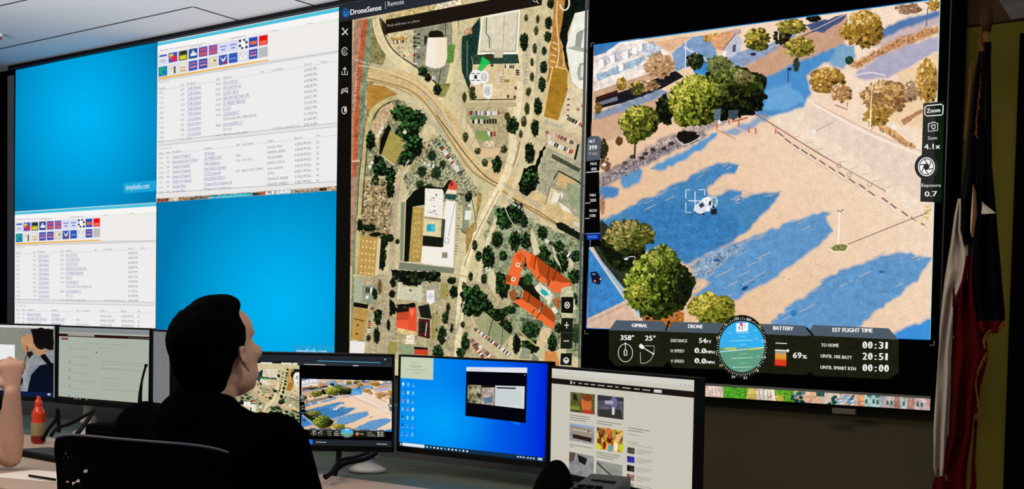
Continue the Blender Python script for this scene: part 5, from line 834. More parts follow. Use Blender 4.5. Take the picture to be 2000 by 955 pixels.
# ---- desk screens: drawn in their own 0..160 x 0..90 frame
def art_desktop():
    a = Art()
    def fn(x, y):
        t = x / 160; c = mixc('#008af0', '#0020dc', (t - .25) / .75); b = mixc(c, '#00a2fa', max(0, 1 - math.hypot((x - 48) / 60, (y - 62) / 40))); return b
    a.grad([(0, 0), (160, 0), (160, 90), (0, 90)], fn, 24)
    a.poly([(0, 0), (38, 0), (38, 21.5), (0, 21.5)], '#c4cfb4'); a.line([(2, 2.2), (5, 2.2)], .4, '#8a9484')
    for x0, x1, y in ((12, 22, 5.5), (10, 26, 8.5), (12, 24, 9.8), (7, 30, 12.5), (14, 26, 15.5)): a.line([(x0, y), (x1, y)], .45, '#8f988a')
    for r in range(7):
        for c in range(3):
            x, y = 3.5 + c * 6, 27 + r * 8.3; k = RND.choice(['#e8f0f8', '#6ad0f0', '#d06a7c', '#2a4a7c', '#8ae0c8', '#f0f0f0', '#4a90d0'])
            if r < 1 and c == 0: k = '#f4f8fc'
            a.rough([(x - 1.1, y - 1.3), (x + 1.1, y - 1.3), (x + 1.1, y + 1.3), (x - 1.1, y + 1.3)], k, .3, .8); a.line([(x - 1.8, y + 2.3), (x + 1.6, y + 2.3)], .4, '#9fd0f4')
    a.poly([(118, 50), (133, 55), (133, 59), (117, 54)], '#1688fa', a=.6)
    a.poly([(75, 7), (139, 4.5), (139, 56), (75, 54)], '#04050c'); a.poly([(75, 7), (139, 4.5), (139, 9.5), (75, 11)], '#dfe3ee'); a.line([(79, 9.3), (92, 9)], .4, '#a8acba'); a.line([(136, 11.5), (137.5, 11.5)], .4, '#ddd')
    a.poly([(77, 24), (91.5, 23.5), (91.5, 41.5), (77, 41)], '#9a9474', (.8, .4, 0)); a.poly([(92, 25), (106, 24.6), (106, 42), (92, 41.5)], '#b5a498', (.6, .3, 0)); a.poly([(92, 23.5), (106, 23), (106, 25), (92, 25.5)], '#111'); a.poly([(94, 36), (103, 33), (104, 39), (96, 41)], '#5c7890'); a.poly([(106.5, 23), (137, 22), (137, 43), (106.5, 42)], '#d2d8d8')
    a.line([(108, 25), (128, 24.4)], 1.6, '#3a4254')
    for i in range(7): a.line([(107.5, 28 + i * 1.9), (134, 27.4 + i * 1.9)], .5, '#b0b8bc')
    a.poly([(0, 86), (160, 86), (160, 90), (0, 90)], '#10304c'); a.poly([(4, 86.3), (30, 86.3), (30, 89.4), (4, 89.4)], '#dce8ee'); a.poly([(1.4, 87), (2.8, 87), (2.8, 89), (1.4, 89)], '#dfeaf2')
    for i in range(12): a.ell(33 + i * 4.1, 88, 1.05, .9, ['#cfe0ee', '#7ab0d8', '#e8f0f4', '#f4f4f4'][i % 4], n=10)
    for x in (131, 134, 137, 141, 144, 147): a.poly([(x, 87.4), (x + 1.9, 87.4), (x + 1.9, 88.6), (x, 88.6)], '#c8d8e4')
    a.poly([(152, 86.8), (156.5, 86.8), (156.5, 89), (152, 89)], '#b8ccdc')
    return a
def art_news():
    a = Art(); a.poly([(0, 0), (160, 0), (160, 90), (0, 90)], '#c9c5b6'); a.poly([(0, 0), (160, 0), (160, 5), (0, 5)], '#d2cfc6')
    for x in range(4, 44, 4): a.line([(x, 3.2), (x + 2.4, 3.2)], .35, '#8f8c84')
    for x in (146, 150, 153, 156): a.ell(x, 4.2, .5, .5, '#6f6c66', n=8)
    a.poly([(0, 8.6), (159, 8.6), (159, 13.4), (0, 13.4)], '#1c1413'); a.poly([(24, 9.6), (25.6, 9.6), (25.6, 12.2), (24, 12.2)], '#e8e2da'); a.ell(28.6, 11, .9, .9, '#cfcac2', n=10)
    for x, l in ((34, 4), (41, 5), (49, 5), (57, 8), (68, 6), (77, 4), (85, 9), (98, 6), (107, 8)): a.line([(x, 11), (x + l, 11)], .8, '#b9b3aa')
    a.poly([(119, 9.8), (127, 9.8), (127, 12.3), (119, 12.3)], '#cfcac2')
    # thumbnails
    a.poly([(24, 19), (54, 19), (54, 36), (24, 36)], '#56562c', (.5, .4, 0)); a.ell(44, 28, 6, 8, '#c96a34', soft=.6); a.ell(45, 22.5, 6, 3, '#7c3a1c'); a.poly([(38, 36), (41, 33), (51, 33), (54, 36)], '#b0382c'); a.poly([(24, 31), (36, 31), (36, 34), (24, 34)], '#7f8a3a'); a.ell(30, 23, 3, 3, '#23251c', rough=.3)
    a.poly([(57, 19), (87, 19), (87, 37), (57, 37)], '#55535f', (.3, .5, 0)); a.poly([(57, 19), (87, 19), (87, 22), (57, 24)], '#35333c'); a.ell(76, 24, 4, 5, '#6a6890'); a.poly([(66, 23), (75, 22.5), (75, 25.5), (66, 26)], '#a8a6b8'); a.poly([(59, 31), (84, 29), (86, 37), (59, 37)], '#34332c'); a.poly([(74, 28), (77, 28), (77, 34), (74, 34)], '#d0ccd4')
    a.poly([(24, 46), (54, 46), (54, 61), (24, 61)], '#8f8d8e', (.2, .2, 0)); a.poly([(24, 46), (54, 46), (54, 48), (24, 47.5)], '#8fa8c8'); a.poly([(27, 48), (52, 49), (52, 56), (27, 56)], '#9a8a7c'); a.line([(27, 51), (52, 51.6)], .6, '#d0c8c0'); a.poly([(28, 55), (51, 56), (51, 59.5), (28, 58.5)], '#2c1c1c'); a.ell(47, 51, .8, 1, '#222', n=8)
    a.poly([(57, 46), (87, 46), (87, 64), (57, 64)], '#c8a03c', (.6, .4, 0))
    for x, y, c in ((62, 52, '#5c2a1c'), (72, 55, '#6a1414'), (82, 52, '#e0b08a'), (66, 60, '#8a1c1c'), (79, 60, '#f0e0d0'), (73, 62, '#5a9cb0'), (60, 58, '#7a3c1c'), (85, 60, '#c8c820'), (59, 62, '#d0d030'), (70, 48, '#d06a3c')): a.ell(x, y, 3, 3.2, c, rough=.3, n=9)
    a.ell(72, 52, 2.2, 2.4, '#b0543c', n=10); a.ell(62, 49.5, 2, 2.2, '#8a5434', n=10)
    a.poly([(24, 71), (54, 71), (54, 90), (24, 90)], '#8c8a8a', (.2, .3, 0)); a.poly([(34, 72), (46, 74), (44, 80), (36, 78)], '#1c1818'); a.poly([(24, 71), (32, 71), (30, 78), (24, 80)], '#5c4844')
    a.poly([(57, 74), (87, 74), (87, 90), (57, 90)], '#8d8f88', (.1, .2, 0)); a.line([(58, 76), (70, 82), (82, 88)], 1.2, '#2c2c2a'); a.ell(80, 86, 4, 2, '#2c2c2c', rough=.4)
    for x, y, ls in ((24, 39, (24, 25, 20)), (57, 41, (28, 18)), (24, 64.5, (28, 5)), (57, 67, (27, 25, 21)), (92, 43, (24, 17)), (92, 48, (13,)), (92, 50, ())):
        for i, l in enumerate(ls): a.line([(x, y + i * 1.9), (x + l, y + i * 1.9)], .55, '#6c6a64' if l != 13 else '#a5a298')
    a.text('THE LATEST', 92, 55, 1.4, '#5c5a54', w=12); a.line([(92, 56.3), (119, 56.3)], .35, '#8c8a84')
    for i, c in enumerate(('#3a4030', '#2c2a9a', '#3a302c', '#9a6a62', '#6a7a5a')):
        y = 58.5 + i * 7.2; a.poly([(92, y), (100, y), (100, y + 5), (92, y + 5)], c, (.7, .5, 0))
        for k in range(3): a.line([(102, y + .8 + k * 1.5), (102 + (17, 15, 8)[k], y + .8 + k * 1.5)], .4, '#8a8880')
    return a
def art_video():
    a = Art(); a.poly([(0, 0), (160, 0), (160, 90), (0, 90)], '#878a7c', (0, .05, .1)); a.poly([(0, 0), (157, 0), (157, 3), (0, 3)], '#dcdcdc')
    a.poly([(65, 25), (92, 25), (92, 45), (65, 45)], '#e8ebea')
    # a person in a cap and overalls, seen on the screen
    a.rough([(104, 60), (112, 46), (122, 38), (136, 34), (157, 32), (157, 90), (100, 90)], '#8c9196', .4, 6, (.1, .3, 0)); a.poly([(120, 62), (134, 50), (157, 46), (157, 90), (112, 90), (116, 74)], '#0a1020'); a.rough([(132, 33), (144, 36), (157, 50), (157, 60), (146, 48), (136, 40)], '#0c0e14', .3, 6)
    a.poly([(122, 24), (138, 22), (144, 34), (134, 38), (124, 32)], '#b8895c'); a.ell(113.5, 19, 9.5, 13.5, '#bd8a64', (.05, .1, 0), n=30, soft=.8, ang=.12); a.poly([(105, 14), (102, 19.5), (103.2, 21), (106, 21)], '#c8946c', soft=.5); a.ell(112, 30, 5, 4.5, '#b5825c', soft=.6); a.line([(105.5, 25.5), (109, 25.8)], .7, '#8a4a3a'); a.line([(105, 13.6), (109.5, 13)], .9, '#3c2a20'); a.poly([(96, 8), (106, 3), (124, 4), (126, 12), (116, 11), (104, 12)], '#86857f'); a.ell(136, 16, 13, 14, '#14120f', n=24); a.rough([(118, 4), (148, 3), (157, 4), (157, 30), (150, 30), (140, 26), (124, 22)], '#100e0c', .8, 4)
    a.curve([(112, 26), (114, 34), (110, 42), (108, 50), (106, 62)], 1.4, '#2a2420'); a.rough([(112, 34), (120, 32), (124, 36), (116, 42)], '#1c1a18', .5, 3)
    a.poly([(96, 84), (157, 84), (157, 90), (96, 90)], '#101c44'); a.poly([(147, 85), (152, 85), (152, 87.5), (147, 87.5)], '#c8ccd0'); a.poly([(0, 84), (96, 84), (96, 90), (0, 90)], '#14182c'); a.ell(102, 70, 4, 6, '#0c0c0e')
    return a
def art_page():
    a = Art(); a.poly([(0, 0), (160, 0), (160, 90), (0, 90)], '#a9b1a5'); a.poly([(0, 0), (160, 0), (160, 6), (0, 6)], '#868a8c')
    a.poly([(0, 8), (160, 8), (160, 11.6), (0, 11.6)], '#2a1210'); a.poly([(16, 7), (64, 7), (64, 10.6), (16, 10.6)], '#98948e')
    for i in range(12): a.line([(124 + i * 3, 10), (125.6 + i * 3, 10)], .7, '#8c8884')
    a.poly([(4, 13), (17, 13), (17, 16), (4, 16)], '#8c4a40'); a.line([(48, 19), (122, 19)], .8, '#97a084')
    for x0, x1, y in ((22, 56, 26), (72, 100, 24), (78, 94, 28), (24, 60, 36), (76, 150, 40), (78, 150, 43), (78, 112, 48), (76, 150, 49), (24, 60, 46), (24, 58, 56), (78, 110, 60), (24, 66, 66), (78, 108, 69), (78, 148, 74), (24, 50, 76), (78, 100, 66)): a.line([(x0, y), (x1, y)], .7, '#959c92')
    for y in (24.5, 43, 53, 63, 73, 85.5): a.ell(20 if y > 30 else 21, y, 1, .9, '#4c504a' if y > 30 else '#9a4030', n=8)
    a.ell(69, 29.6, 1.2, 1, '#3a3e3a', n=8); a.poly([(0, 87), (160, 87), (160, 90), (0, 90)], '#16140f')
    for x in (30, 34, 40, 52): a.ell(x, 88.2, .9, .7, '#c4c4c0', n=8)
    return a
ART_DESKTOP, ART_NEWS, ART_VIDEO, ART_PAGE = art_desktop(), art_news(), art_video(), art_page()
def art_console_bar(top):
    """bars of the small copy of the map and video window"""
    a = Art()
    if not top:
        a.poly([(78, 84), (160, 84), (160, 90), (78, 90)], '#23272e'); a.poly([(0, 85), (78, 85), (78, 90), (0, 90)], '#15171a'); a.poly([(76, 84.5), (91, 84.5), (91, 89), (76, 89)], '#1c74e8'); a.line([(94, 86.7), (103, 86.9)], .8, '#a8acb0'); a.line([(147, 87.4), (156, 87.6)], .8, '#a8acb0')
        return a
    a.poly([(0, 0), (160, 0), (160, 7), (0, 7)], '#23272e'); a.poly([(78, 7), (160, 7), (160, 10), (78, 10)], '#2c3036'); a.line([(95, 5.4), (150, 6)], .9, '#4a94b0'); a.line([(84, 9), (102, 9.2)], .7, '#b8bcc0'); a.line([(126, 9.4), (131, 9.4)], .8, '#c8c8c8'); a.ell(154, 2.6, .6, .7, '#ddd', n=8)
    for x, l in ((20, 12), (46, 10), (64, 9), (74, 4)): a.line([(x, 8.6), (x + l, 8.6)], 1.6, '#e8e4dc')
    return a
ART_BAR, ART_BAR2 = art_console_bar(True), art_console_bar(False)
# ---------------------------------------------------------------- the room
DESK = .74
ZC = 2.862
WY = .12                       # the wall the displays hang on
struct(boxo('floor', (4.5, -3.2, -.05), (13, 8.6, .1), M['floor']))
struct(boxo('ceiling', (3.6, -3.0, ZC + .05), (11.6, 6.5, .1), M['ceiling']))
struct(boxo('wall_back', (4.4, WY + .05, 1.43), (13, .1, 2.86), M['wall']))
struct(boxo('wall_left', (-2.15, -3.2, 1.43), (.1, 7, 2.86), M['black']))
lowp = struct(boxo('trim_1', (4.4, WY - .012, .49), (4.75, .02, .98), M['wall_low']))
struct(boxo('trim_2', (-1.15, WY - .02, 1.43), (2.06, .03, 2.86), M['black']))
struct(boxo('trim_3', (-.062, WY - .06, 1.4), (.1, .11, 2.8), M['slate']))
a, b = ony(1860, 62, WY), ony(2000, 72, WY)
struct(boxo('wall_shade_band', (7.5, WY - .012, (a.z + 2.86) / 2 + .01), (2 * (7.5 - 6.7), .02, 2.86 - a.z), M['brown']))  # dark brown slab standing in for the ceiling's shade on the upper wall
struct(boxo('trim_5', (7.36, WY - .04, b.z / 2), (2 * (7.36 - ony(2004, 200, WY).x), .06, b.z), M['black']))
# joints between the ceiling boards
def seam(n, p, q, w=.008):
    p, q = onz(*p, ZC), onz(*q, ZC); d = q - p
    bm = bmesh.new(); box(bm, (0, 0, 0), (d.length, w, .006)); o = bm_obj(n, bm, M['seam'], loc=(p + q) / 2, rot=(0, 0, math.atan2(d.y, d.x))); struct(o)
seam('trim_6', (-160, 130), (375, 13)); seam('trim_7', (378, 13), (468, 40)); seam('trim_8', (560, -6), (622, 13)); seam('trim_9', (-60, 24), (120, -16))
Q = [onz(1975, 38, 2.3), onz(1951, 0, 2.3), onz(1900, -80, 2.3), onz(2300, -80, 2.3), onz(2300, -10, 2.3)]
bm = bmesh.new(); lo = [bm.verts.new(p) for p in Q]; hi = [bm.verts.new(p + Vector((0, 0, .12))) for p in Q]
bm.faces.new(lo); bm.faces.new(hi[::-1])
for i in range(5): bm.faces.new((lo[i], lo[(i + 1) % 5], hi[(i + 1) % 5], hi[i]))
struct(bm_obj('trim_10', bm, M['ceiling']))
p = onz(-1, 66, ZC); r = empty('smoke_detector', p, label='small round detector with a red light at the far left of the ceiling', cat='smoke detector')
lathe('housing', [(.022, 0), (.022, -.01), (.016, -.018), (.002, -.019)], M['ceiling'], r); lathe('indicator_light', [(.014, -.018), (.012, -.034), (.002, -.038)], M['red'], r)

# ---------------------------------------------------------------- the video wall: six display fields side by side
NY = Vector((0, -1, 0))
wall_xf = lambda x, y: ony(x, y, 0)
def field(label, x0, x1, z0, z1, name='video_wall_display', dy=0):
    """one field of the wall: housing behind the picture plane"""
    r = empty(name, ((x0 + x1) / 2, .06, z0), label=label, cat='display', group='displays of the video wall')
    o = Vector(r.location)
    bm = bmesh.new(); box(bm, (0, 0, (z1 - z0) / 2), (x1 - x0 - .002, .1, z1 - z0 - .002))
    bm_obj('housing', bm, M['bezel'], r)
    return r, o
def put(r, o, art, name, xf, **k):
    ob = show(art, name, lambda x, y: xf(x, y) - o, r, NY, step=LS, **k); return ob
def rect(x0, x1, z0, z1):
    """picture coordinates of a rectangle of the wall plane, for clipping"""
    f = lambda X, Z: proj(Vector((X, 0, Z)))
    return [f(x0, z1), f(x1, z1), f(x1, z0), f(x0, z0)]
def proj(p):
    w = p - CAM; d = w.dot(CF); return (1000 + FPX * w.dot(CR) / d, PYC - FPX * w.dot(CU) / d)
z0, z1, z2 = ZT, ZT - H, ZT - 2 * H
ZB = ony(1361, 773.5).z
B0 = .0015; LS = 8e-6; XR = ony(1850, 300).x
r, o = field('blue desktop display at the top left corner of the video wall', 0, W, z1, z0); put(r, o, ART_BLUE_A, 'screen_picture', wall_xf, clip=rect(0, W, z1, z0), base=B0)
r, o = field('white dispatch list display in the upper row, second column of the video wall', W, 2 * W, z1, z0); put(r, o, ART_WHITE, 'screen_picture', wall_xf, clip=rect(W, 2 * W, z1, z0), base=B0)
r, o = field('white dispatch list display in the lower left corner of the video wall', 0, W, z2, z1); put(r, o, ART_WHITE, 'screen_picture', lambda x, y: ony(x, y, 0) + Vector((-W, 0, -H)), clip=rect(W, 2 * W, z1, z0), base=B0)
r, o = field('blue desktop display in the lower row behind the seated man', W, 2 * W, z2, z1); put(r, o, ART_BLUE_B, 'screen_picture', wall_xf, clip=rect(W, 2 * W, z2, z1), base=B0)
r, o = field('tall display showing an aerial street map', 2 * W, 3 * W, z2, z0, 'video_wall_display')
cm = rect(2 * W - .01, 3 * W - .004, z2, z0 - .004)
put(r, o, ART_MAP, 'map_picture', wall_xf, clip=cm, base=B0); put(r, o, ART_MAPUI, 'map_controls', wall_xf, clip=rect(2 * W - .01, 3 * W, z2, z0), base=B0 + ART_MAP.layer * LS + 3e-4)
r, o = field('tall display showing a drone view of a parking lot at the right end', 3 * W, XR, ZB, z0, 'video_wall_display')
cr = rect(3 * W, XR - .001, ony(1361, 745).z, z0 - .004)
put(r, o, ART_DRONE, 'video_picture', wall_xf, clip=cr, base=B0); put(r, o, ART_HUD, 'flight_instruments', wall_xf, clip=cr, base=B0 + ART_DRONE.layer * LS + 3e-4)
put(r, o, ART_STRIP, 'desktop_strip', wall_xf, clip=rect(3 * W, XR - .03, ZB + .001, ony(1361, 747).z), base=B0 + ART_DRONE.layer * LS + 5e-4)
lp = ony(1650, 797); boxo('logo_plate', lp - o + Vector((0, -.004, -.012)), (.1, .012, .022), M['led'], r, .002)
for pts, rr in (([(3 * W + .004, -.008, ZB), (3 * W + .004, -.008, z0)], .0035), ([(XR, -.008, ZB + .05), (XR, -.008, z0)], .0035)):
    tube('edge_strip', [Vector(q) - o for q in pts], rr, M['bezel_edge'], r, seg=6)
# black frame round the whole wall
fr = empty('video_wall_frame', (2 * W, 0, z0), label='thin black frame edging the top and sides of the video wall', cat='frame')
o = Vector(fr.location)
boxo('top_rail', (0, .045, .016), (4 * W + .14, .12, .028), M['bezel'], fr); boxo('top_strip', (0, -.018, .004), (4 * W + .1, .006, .006), M['rim'], fr)
boxo('side_rail', (-2 * W - .008, .05, -H), (.014, .1, 2 * H), M['bezel'], fr)
boxo('side_rail', (XR - 2 * W + .013, .03, -H), (.02, .08, 2 * H + .02), M['black'], fr)

# ---------------------------------------------------------------- the console
con = empty('console_desk', (4.8, -2.0, 0), label='long beige topped console desk under the monitors', cat='desk')
o = Vector(con.location)
def part(n, x0, x1, y0, y1, za, zb, m, bev=.003): return boxo(n, Vector(((x0 + x1) / 2, (y0 + y1) / 2, (za + zb) / 2)) - o, (x1 - x0, y1 - y0, zb - za), m, con, bev)
part('worktop', 2.4, 6.62, -2.88, -1.9, DESK - .03, DESK, M['desk'])
for x0, x1 in ((2.4, 3.63), (3.64, 4.83), (4.84, 5.56), (5.565, 6.33)): part('rear_worktop', x0, x1, -1.897, -1.30, DESK - .03, DESK - .002, M['desk_back'], .006)
part('rear_ledge', 2.4, 6.33, -1.298, -1.2, DESK - .1, DESK + .19, M['ledge'])
for x in (2.5, 4.2, 5.4, 6.25): part('leg', x - .03, x + .03, -2.6, -1.4, 0, DESK - .03, M['rubber'])
part('front_panel', 2.5, 6.3, -1.45, -1.43, .1, DESK - .03, M['ledge'])

# ---------------------------------------------------------------- monitors
def monitor(label, X, Y, Z, yaw, tilt, w, h, arts, stand='stem', group='monitors on the console desk', bz=.007, base_at=None, chin=.012):
    r = empty('monitor', (X, Y, DESK), yaw, label, 'monitor', group)
    T = Matrix.Translation((0, 0, Z - DESK)) @ Matrix.Rotation(-tilt, 4, 'X')
    bm = bmesh.new(); box(bm, (0, .016, 0), (w, .026, h), .004); box(bm, (0, .036, -.01), (w * .6, .03, h * .6), .01); bmesh.ops.transform(bm, matrix=T, verts=bm.verts)
    bm_obj('housing', bm, M['bezel'], r)
    wi, hi = w - 2 * bz, h - bz - chin - bz
    def xf(x, y): return T @ Vector(((x / 160 - .5) * wi, .002, (.5 - y / 90) * hi + (chin - 0) / 2))
    n = (T.to_3x3() @ Vector((0, -1, 0))).normalized()
    for nm, art, f, clip, base in arts: show(art, nm, (lambda x, y, f=f: xf(*f(x, y))), r, n, step=2e-6, clip=clip, base=base)
    # raised lip of the bezel round the screen
    bm = bmesh.new()
    for c, s in (((0, 0, h / 2 - bz / 2), (w, .006, bz)), ((0, 0, -h / 2 + (chin + bz) / 2), (w, .006, chin + bz)), ((-w / 2 + bz / 2, 0, 0), (bz, .006, h)), ((w / 2 - bz / 2, 0, 0), (bz, .006, h))): box(bm, c, s, .001)
    bmesh.ops.transform(bm, matrix=T, verts=bm.verts); bm_obj('bezel', bm, M['bezel'], r)
    if stand == 'arm':
        p0 = Vector((0, .05, Z - DESK - .06)); q = Matrix.Rotation(-yaw, 3, 'Z') @ Vector((0, -1.25 - Y, .12 + DESK - DESK)); q.z = .12
        tube('mount_arm', [p0, q], .018, M['rubber'], r); q2 = q; boxo('mount_plate', (0, .052, Z - DESK - .06), (.1, .012, .1), M['rubber'], r, .002)
    elif stand:
        bx, by = base_at or (0, .1); by = max(by, .075)
        z = Z - DESK
        tube('stand_neck', [(bx * .5, .06, z), (bx * .8, by * .9, z - .04), (bx, by, z * .55), (bx, by, .02)], .02, M['white_plastic'], r, sm=4, taper=None)
        lathe('stand_base', [(.062, 0), (.064, .01), (.05, .018), (.028, .03), (.024, .05)], M['white_plastic'], r, (bx, by, 0))
        boxo('stand_bracket', (bx, by, .062), (.075, .035, .03), M['white_plastic'], r, .008)
    return r
idf = lambda x, y: (x, y)
def wall_to_console(x, y):
    p = ony(x, y); return ((p.x - 2 * W) / (2 * W) * 160 - .8 * 0, 8 + (ZT - p.z) / (2 * H) * 77)
FULL = None
def C_loc(X, Y, yaw, px, py, z=DESK):
    p = onz(px, py, z); d = Vector((p.x - X, p.y - Y)); return (d.x * math.cos(yaw) + d.y * math.sin(yaw), -d.x * math.sin(yaw) + d.y * math.cos(yaw))
bx = C_loc(5.414, -1.926, .744, 708, 930)
monitor('black monitor showing a small copy of the map and drone video beside the seated man', 5.414, -1.926, .973, .744, -.098, .62, .325,
        [('map_picture', ART_MAP, wall_to_console, rect(2 * W, 3 * W - .01, z2, z0 - .02), 0), ('video_picture', ART_DRONE, wall_to_console, rect(3 * W, 4 * W + .02, z2 + .02, z0 - .02), .0002),
         ('flight_instruments', ART_HUD, wall_to_console, rect(3 * W, 4 * W + .02, z2 + .02, z0 - .02), .0022), ('toolbar', ART_BAR, idf, None, .0028), ('button_bar', ART_BAR2, idf, None, .0028)], base_at=bx)
monitor('black monitor showing a bright blue desktop, in the middle of the console', 5.927, -1.65, .971, -.008, .009, .68, .325, [('screen_picture', ART_DESKTOP, idf, None, 0)], stand='arm')
monitor('black monitor showing a news page with photographs, at the right end', 6.638, -1.78, .953, -.346, -.005, .79, .335, [('screen_picture', ART_NEWS, idf, None, 0)], base_at=(0, .09))
monitor('black monitor showing a pale grey web page behind the radio antenna', 3.930, -1.751, 1.031, .074, .011, .62, .325, [('screen_picture', ART_PAGE, idf, None, 0)], base_at=C_loc(3.93, -1.751, .074, 147, 850))
monitor('black monitor with a video of a person in a cap, at the far left', 3.348, -1.852, 1.033, .31, .001, .54, .325, [('screen_picture', ART_VIDEO, idf, None, 0)], base_at=(-.1, .1))
# a further screen seen almost edge on
A = PD(298, 643, 5.86); dv = Vector((math.cos(math.radians(-20)), math.sin(math.radians(-20)), 0))
k = next(k for k in [i * .005 for i in range(1, 300)] if proj(A + dv * k)[0] > 334)
c = A + dv * k / 2; yw = math.atan2(dv.y, dv.x)
art_grey = Art(); art_grey.poly([(0, 0), (160, 0), (160, 90), (0, 90)], '#77797b', (0, .03, .06)); art_grey.line([(100, 40), (104, 60), (110, 84)], 3, '#6b6d6f', a=.6)  # grey page with the antenna's faint reflection painted in
monitor('grey monitor seen almost edge on between the pale web page and the man', c.x, c.y, c.z - .1625, yw, 0, k, .325, [('screen_picture', art_grey, idf, None, 0)], base_at=(0, .1))
dp = onz(345, 800, DESK)
dl, dr = ony(336, 720, -1.34), ony(430, 720, -1.34)
g = boxo('desk_divider', ((dl.x + dr.x) / 2, -1.34, DESK + .19), (dr.x - dl.x, .02, .38), M['divider'], bev=.004); tag(g, 'pale grey divider panel standing on the console behind the man\'s neck', 'divider')

# ---------------------------------------------------------------- things on the desk
b = onz(75, 866, DESK) + Vector((0, 0, .001)); r = empty('sauce_bottle', b, label='orange red plastic bottle with a red cap standing on the desk', cat='bottle')
lathe('body', [(.018, 0), (.025, .004), (.027, .02), (.0265, .085), (.024, .1), (.0275, .106), (.024, .125), (.016, .137), (.013, .146)], M['orange'], r, seg=32)
lathe('label', [(.0274, .03), (.0278, .032), (.0278, .078), (.0272, .08)], M['label'], r, seg=32); lathe('base_band', [(.0276, .006), (.0278, .008), (.0278, .028), (.0274, .03)], M['darkred'], r, seg=32)
lathe('cap', [(.014, .144), (.0145, .146), (.014, .165), (.009, .169), (.006, .182), (.002, .184)], M['orange'], r)
kb = onz(74, 892, DESK); r = empty('keyboard', kb + Vector((.12, .02, 0)), math.radians(-4), 'black computer keyboard on the beige desk by the bare arm', 'keyboard')
bm = bmesh.new(); box(bm, (0, 0, .009), (.44, .15, .016), .004); bm_obj('case', bm, M['rubber'], r)
bm = bmesh.new()
for j in range(5):
    for i in range(15): box(bm, (-.196 + i * .028, .052 - j * .026, .02), (.023, .021, .007), .002)
kk = bm_obj('keys', bm, M['key'], r)
r = empty('desk_sheet', onz(86, 930, DESK), label='white sheet of paper with a black pen line on the beige desk', cat='paper'); boxo('sheet', (0, 0, .001), (.3, .22, .0012), M['paper'], r, rz=.3)
p, q = onz(57, 934, DESK), onz(108, 942, DESK); o = tube('pen', [p + Vector((0, 0, .008)), q + Vector((0, 0, .008))], .004, M['rubber']); tag(o, 'thin black pen lying on the desk beside the chair back', 'pen')
def cable(label, pts, rad=.006, group='black cables behind the monitors'):
    o = tube('cable', pts, rad, M['rubber'], sm=8, seg=8); tag(o, label, 'cable', group)
cable('black cable rising to a peak beside the orange bottle', [PD(82, 860, 5.7), PD(95, 838, 5.7), PD(110, 818, 5.7), PD(113, 800, 5.7), PD(115, 845, 5.7)], .007)
cable('black cable looping from the chair back up to the pale web page monitor', [PD(100, 850, 5.5), PD(112, 836, 5.55), PD(135, 828, 5.6), PD(165, 812, 5.7), PD(182, 802, 5.8)], .007)
cable('thicker black cable hanging below the pale web page monitor', [PD(182, 800, 5.9), PD(170, 822, 5.8), PD(150, 848, 5.6)], .009)
cable('black cable dropping straight below the map and video monitor', [PD(662, 880, 5.0), PD(660, 905, 4.9), PD(654, 925, 4.75)], .009)
cable('black cable sweeping from the right of the map and video monitor to the desk', [PD(735, 884, 4.85), PD(715, 896, 4.8), PD(675, 905, 4.75), PD(650, 922, 4.7), PD(636, 932, 4.65)], .008)
cable('thin black cable crossing in front of the white monitor stand', [PD(720, 884, 4.9), PD(692, 893, 4.8), PD(665, 900, 4.75), PD(645, 925, 4.7), PD(634, 930, 4.6)], .006)
# radio and its dark case
cs = PD(225, 838, 4.6)
cd_ = onz(243, 862, DESK)
r = empty('equipment_case', (cd_.x, cd_.y, DESK), math.radians(15), 'low black rounded case on the desk left of the man\'s shoulder', 'case')
zt = CAM.z + (ray(205, 826) * ((cd_ - CAM).dot(CF))).z - DESK
bm = bmesh.new(); box(bm, (0.06, 0, zt / 2), (.36, .2, zt), .02); bm_obj('body', bm, M['black'], r); boxo('lid_seam', (0.06, -.101, zt * .6), (.34, .004, .004), M['bezel'], r)
dr_ = 3.9; rb = PD(268, 828, dr_)
hz = onz(268, 905, DESK)
r = empty('handheld_radio', (rb.x, rb.y, DESK), math.radians(10), 'black two way radio with a tall antenna standing by the man\'s shoulder', 'radio')
th = PD(262, 802, dr_).z - DESK
bm = bmesh.new(); box(bm, (0, 0, th / 2), (.07, .04, th), .008); bm_obj('body', bm, M['rubber'], r)
lw = lambda q: q - Vector((rb.x, rb.y, DESK))
import mathutils
Rz = Matrix.Rotation(-math.radians(10), 3, 'Z')
tube('antenna', [Rz @ lw(v) for v in (PD(273, 806, dr_), PD(274, 770, dr_), PD(278, 740, dr_), PD(285, 714, dr_))], .006, M['rubber'], r, sm=5, taper=[.0075 - .0045 * min(1, i / 9) for i in range(16)])
tube('antenna_tip', [Rz @ lw(PD(285, 716, dr_)), Rz @ lw(PD(285.6, 711, dr_))], .0045, M['rubber'], r)
lathe('knob', [(.008, th), (.008, th + .015), (.001, th + .016)], M['rubber'], r, (.018, 0, 0)); boxo('speaker_grille', (0, -.021, th * .7), (.05, .004, .06), M['bezel'], r, .002)
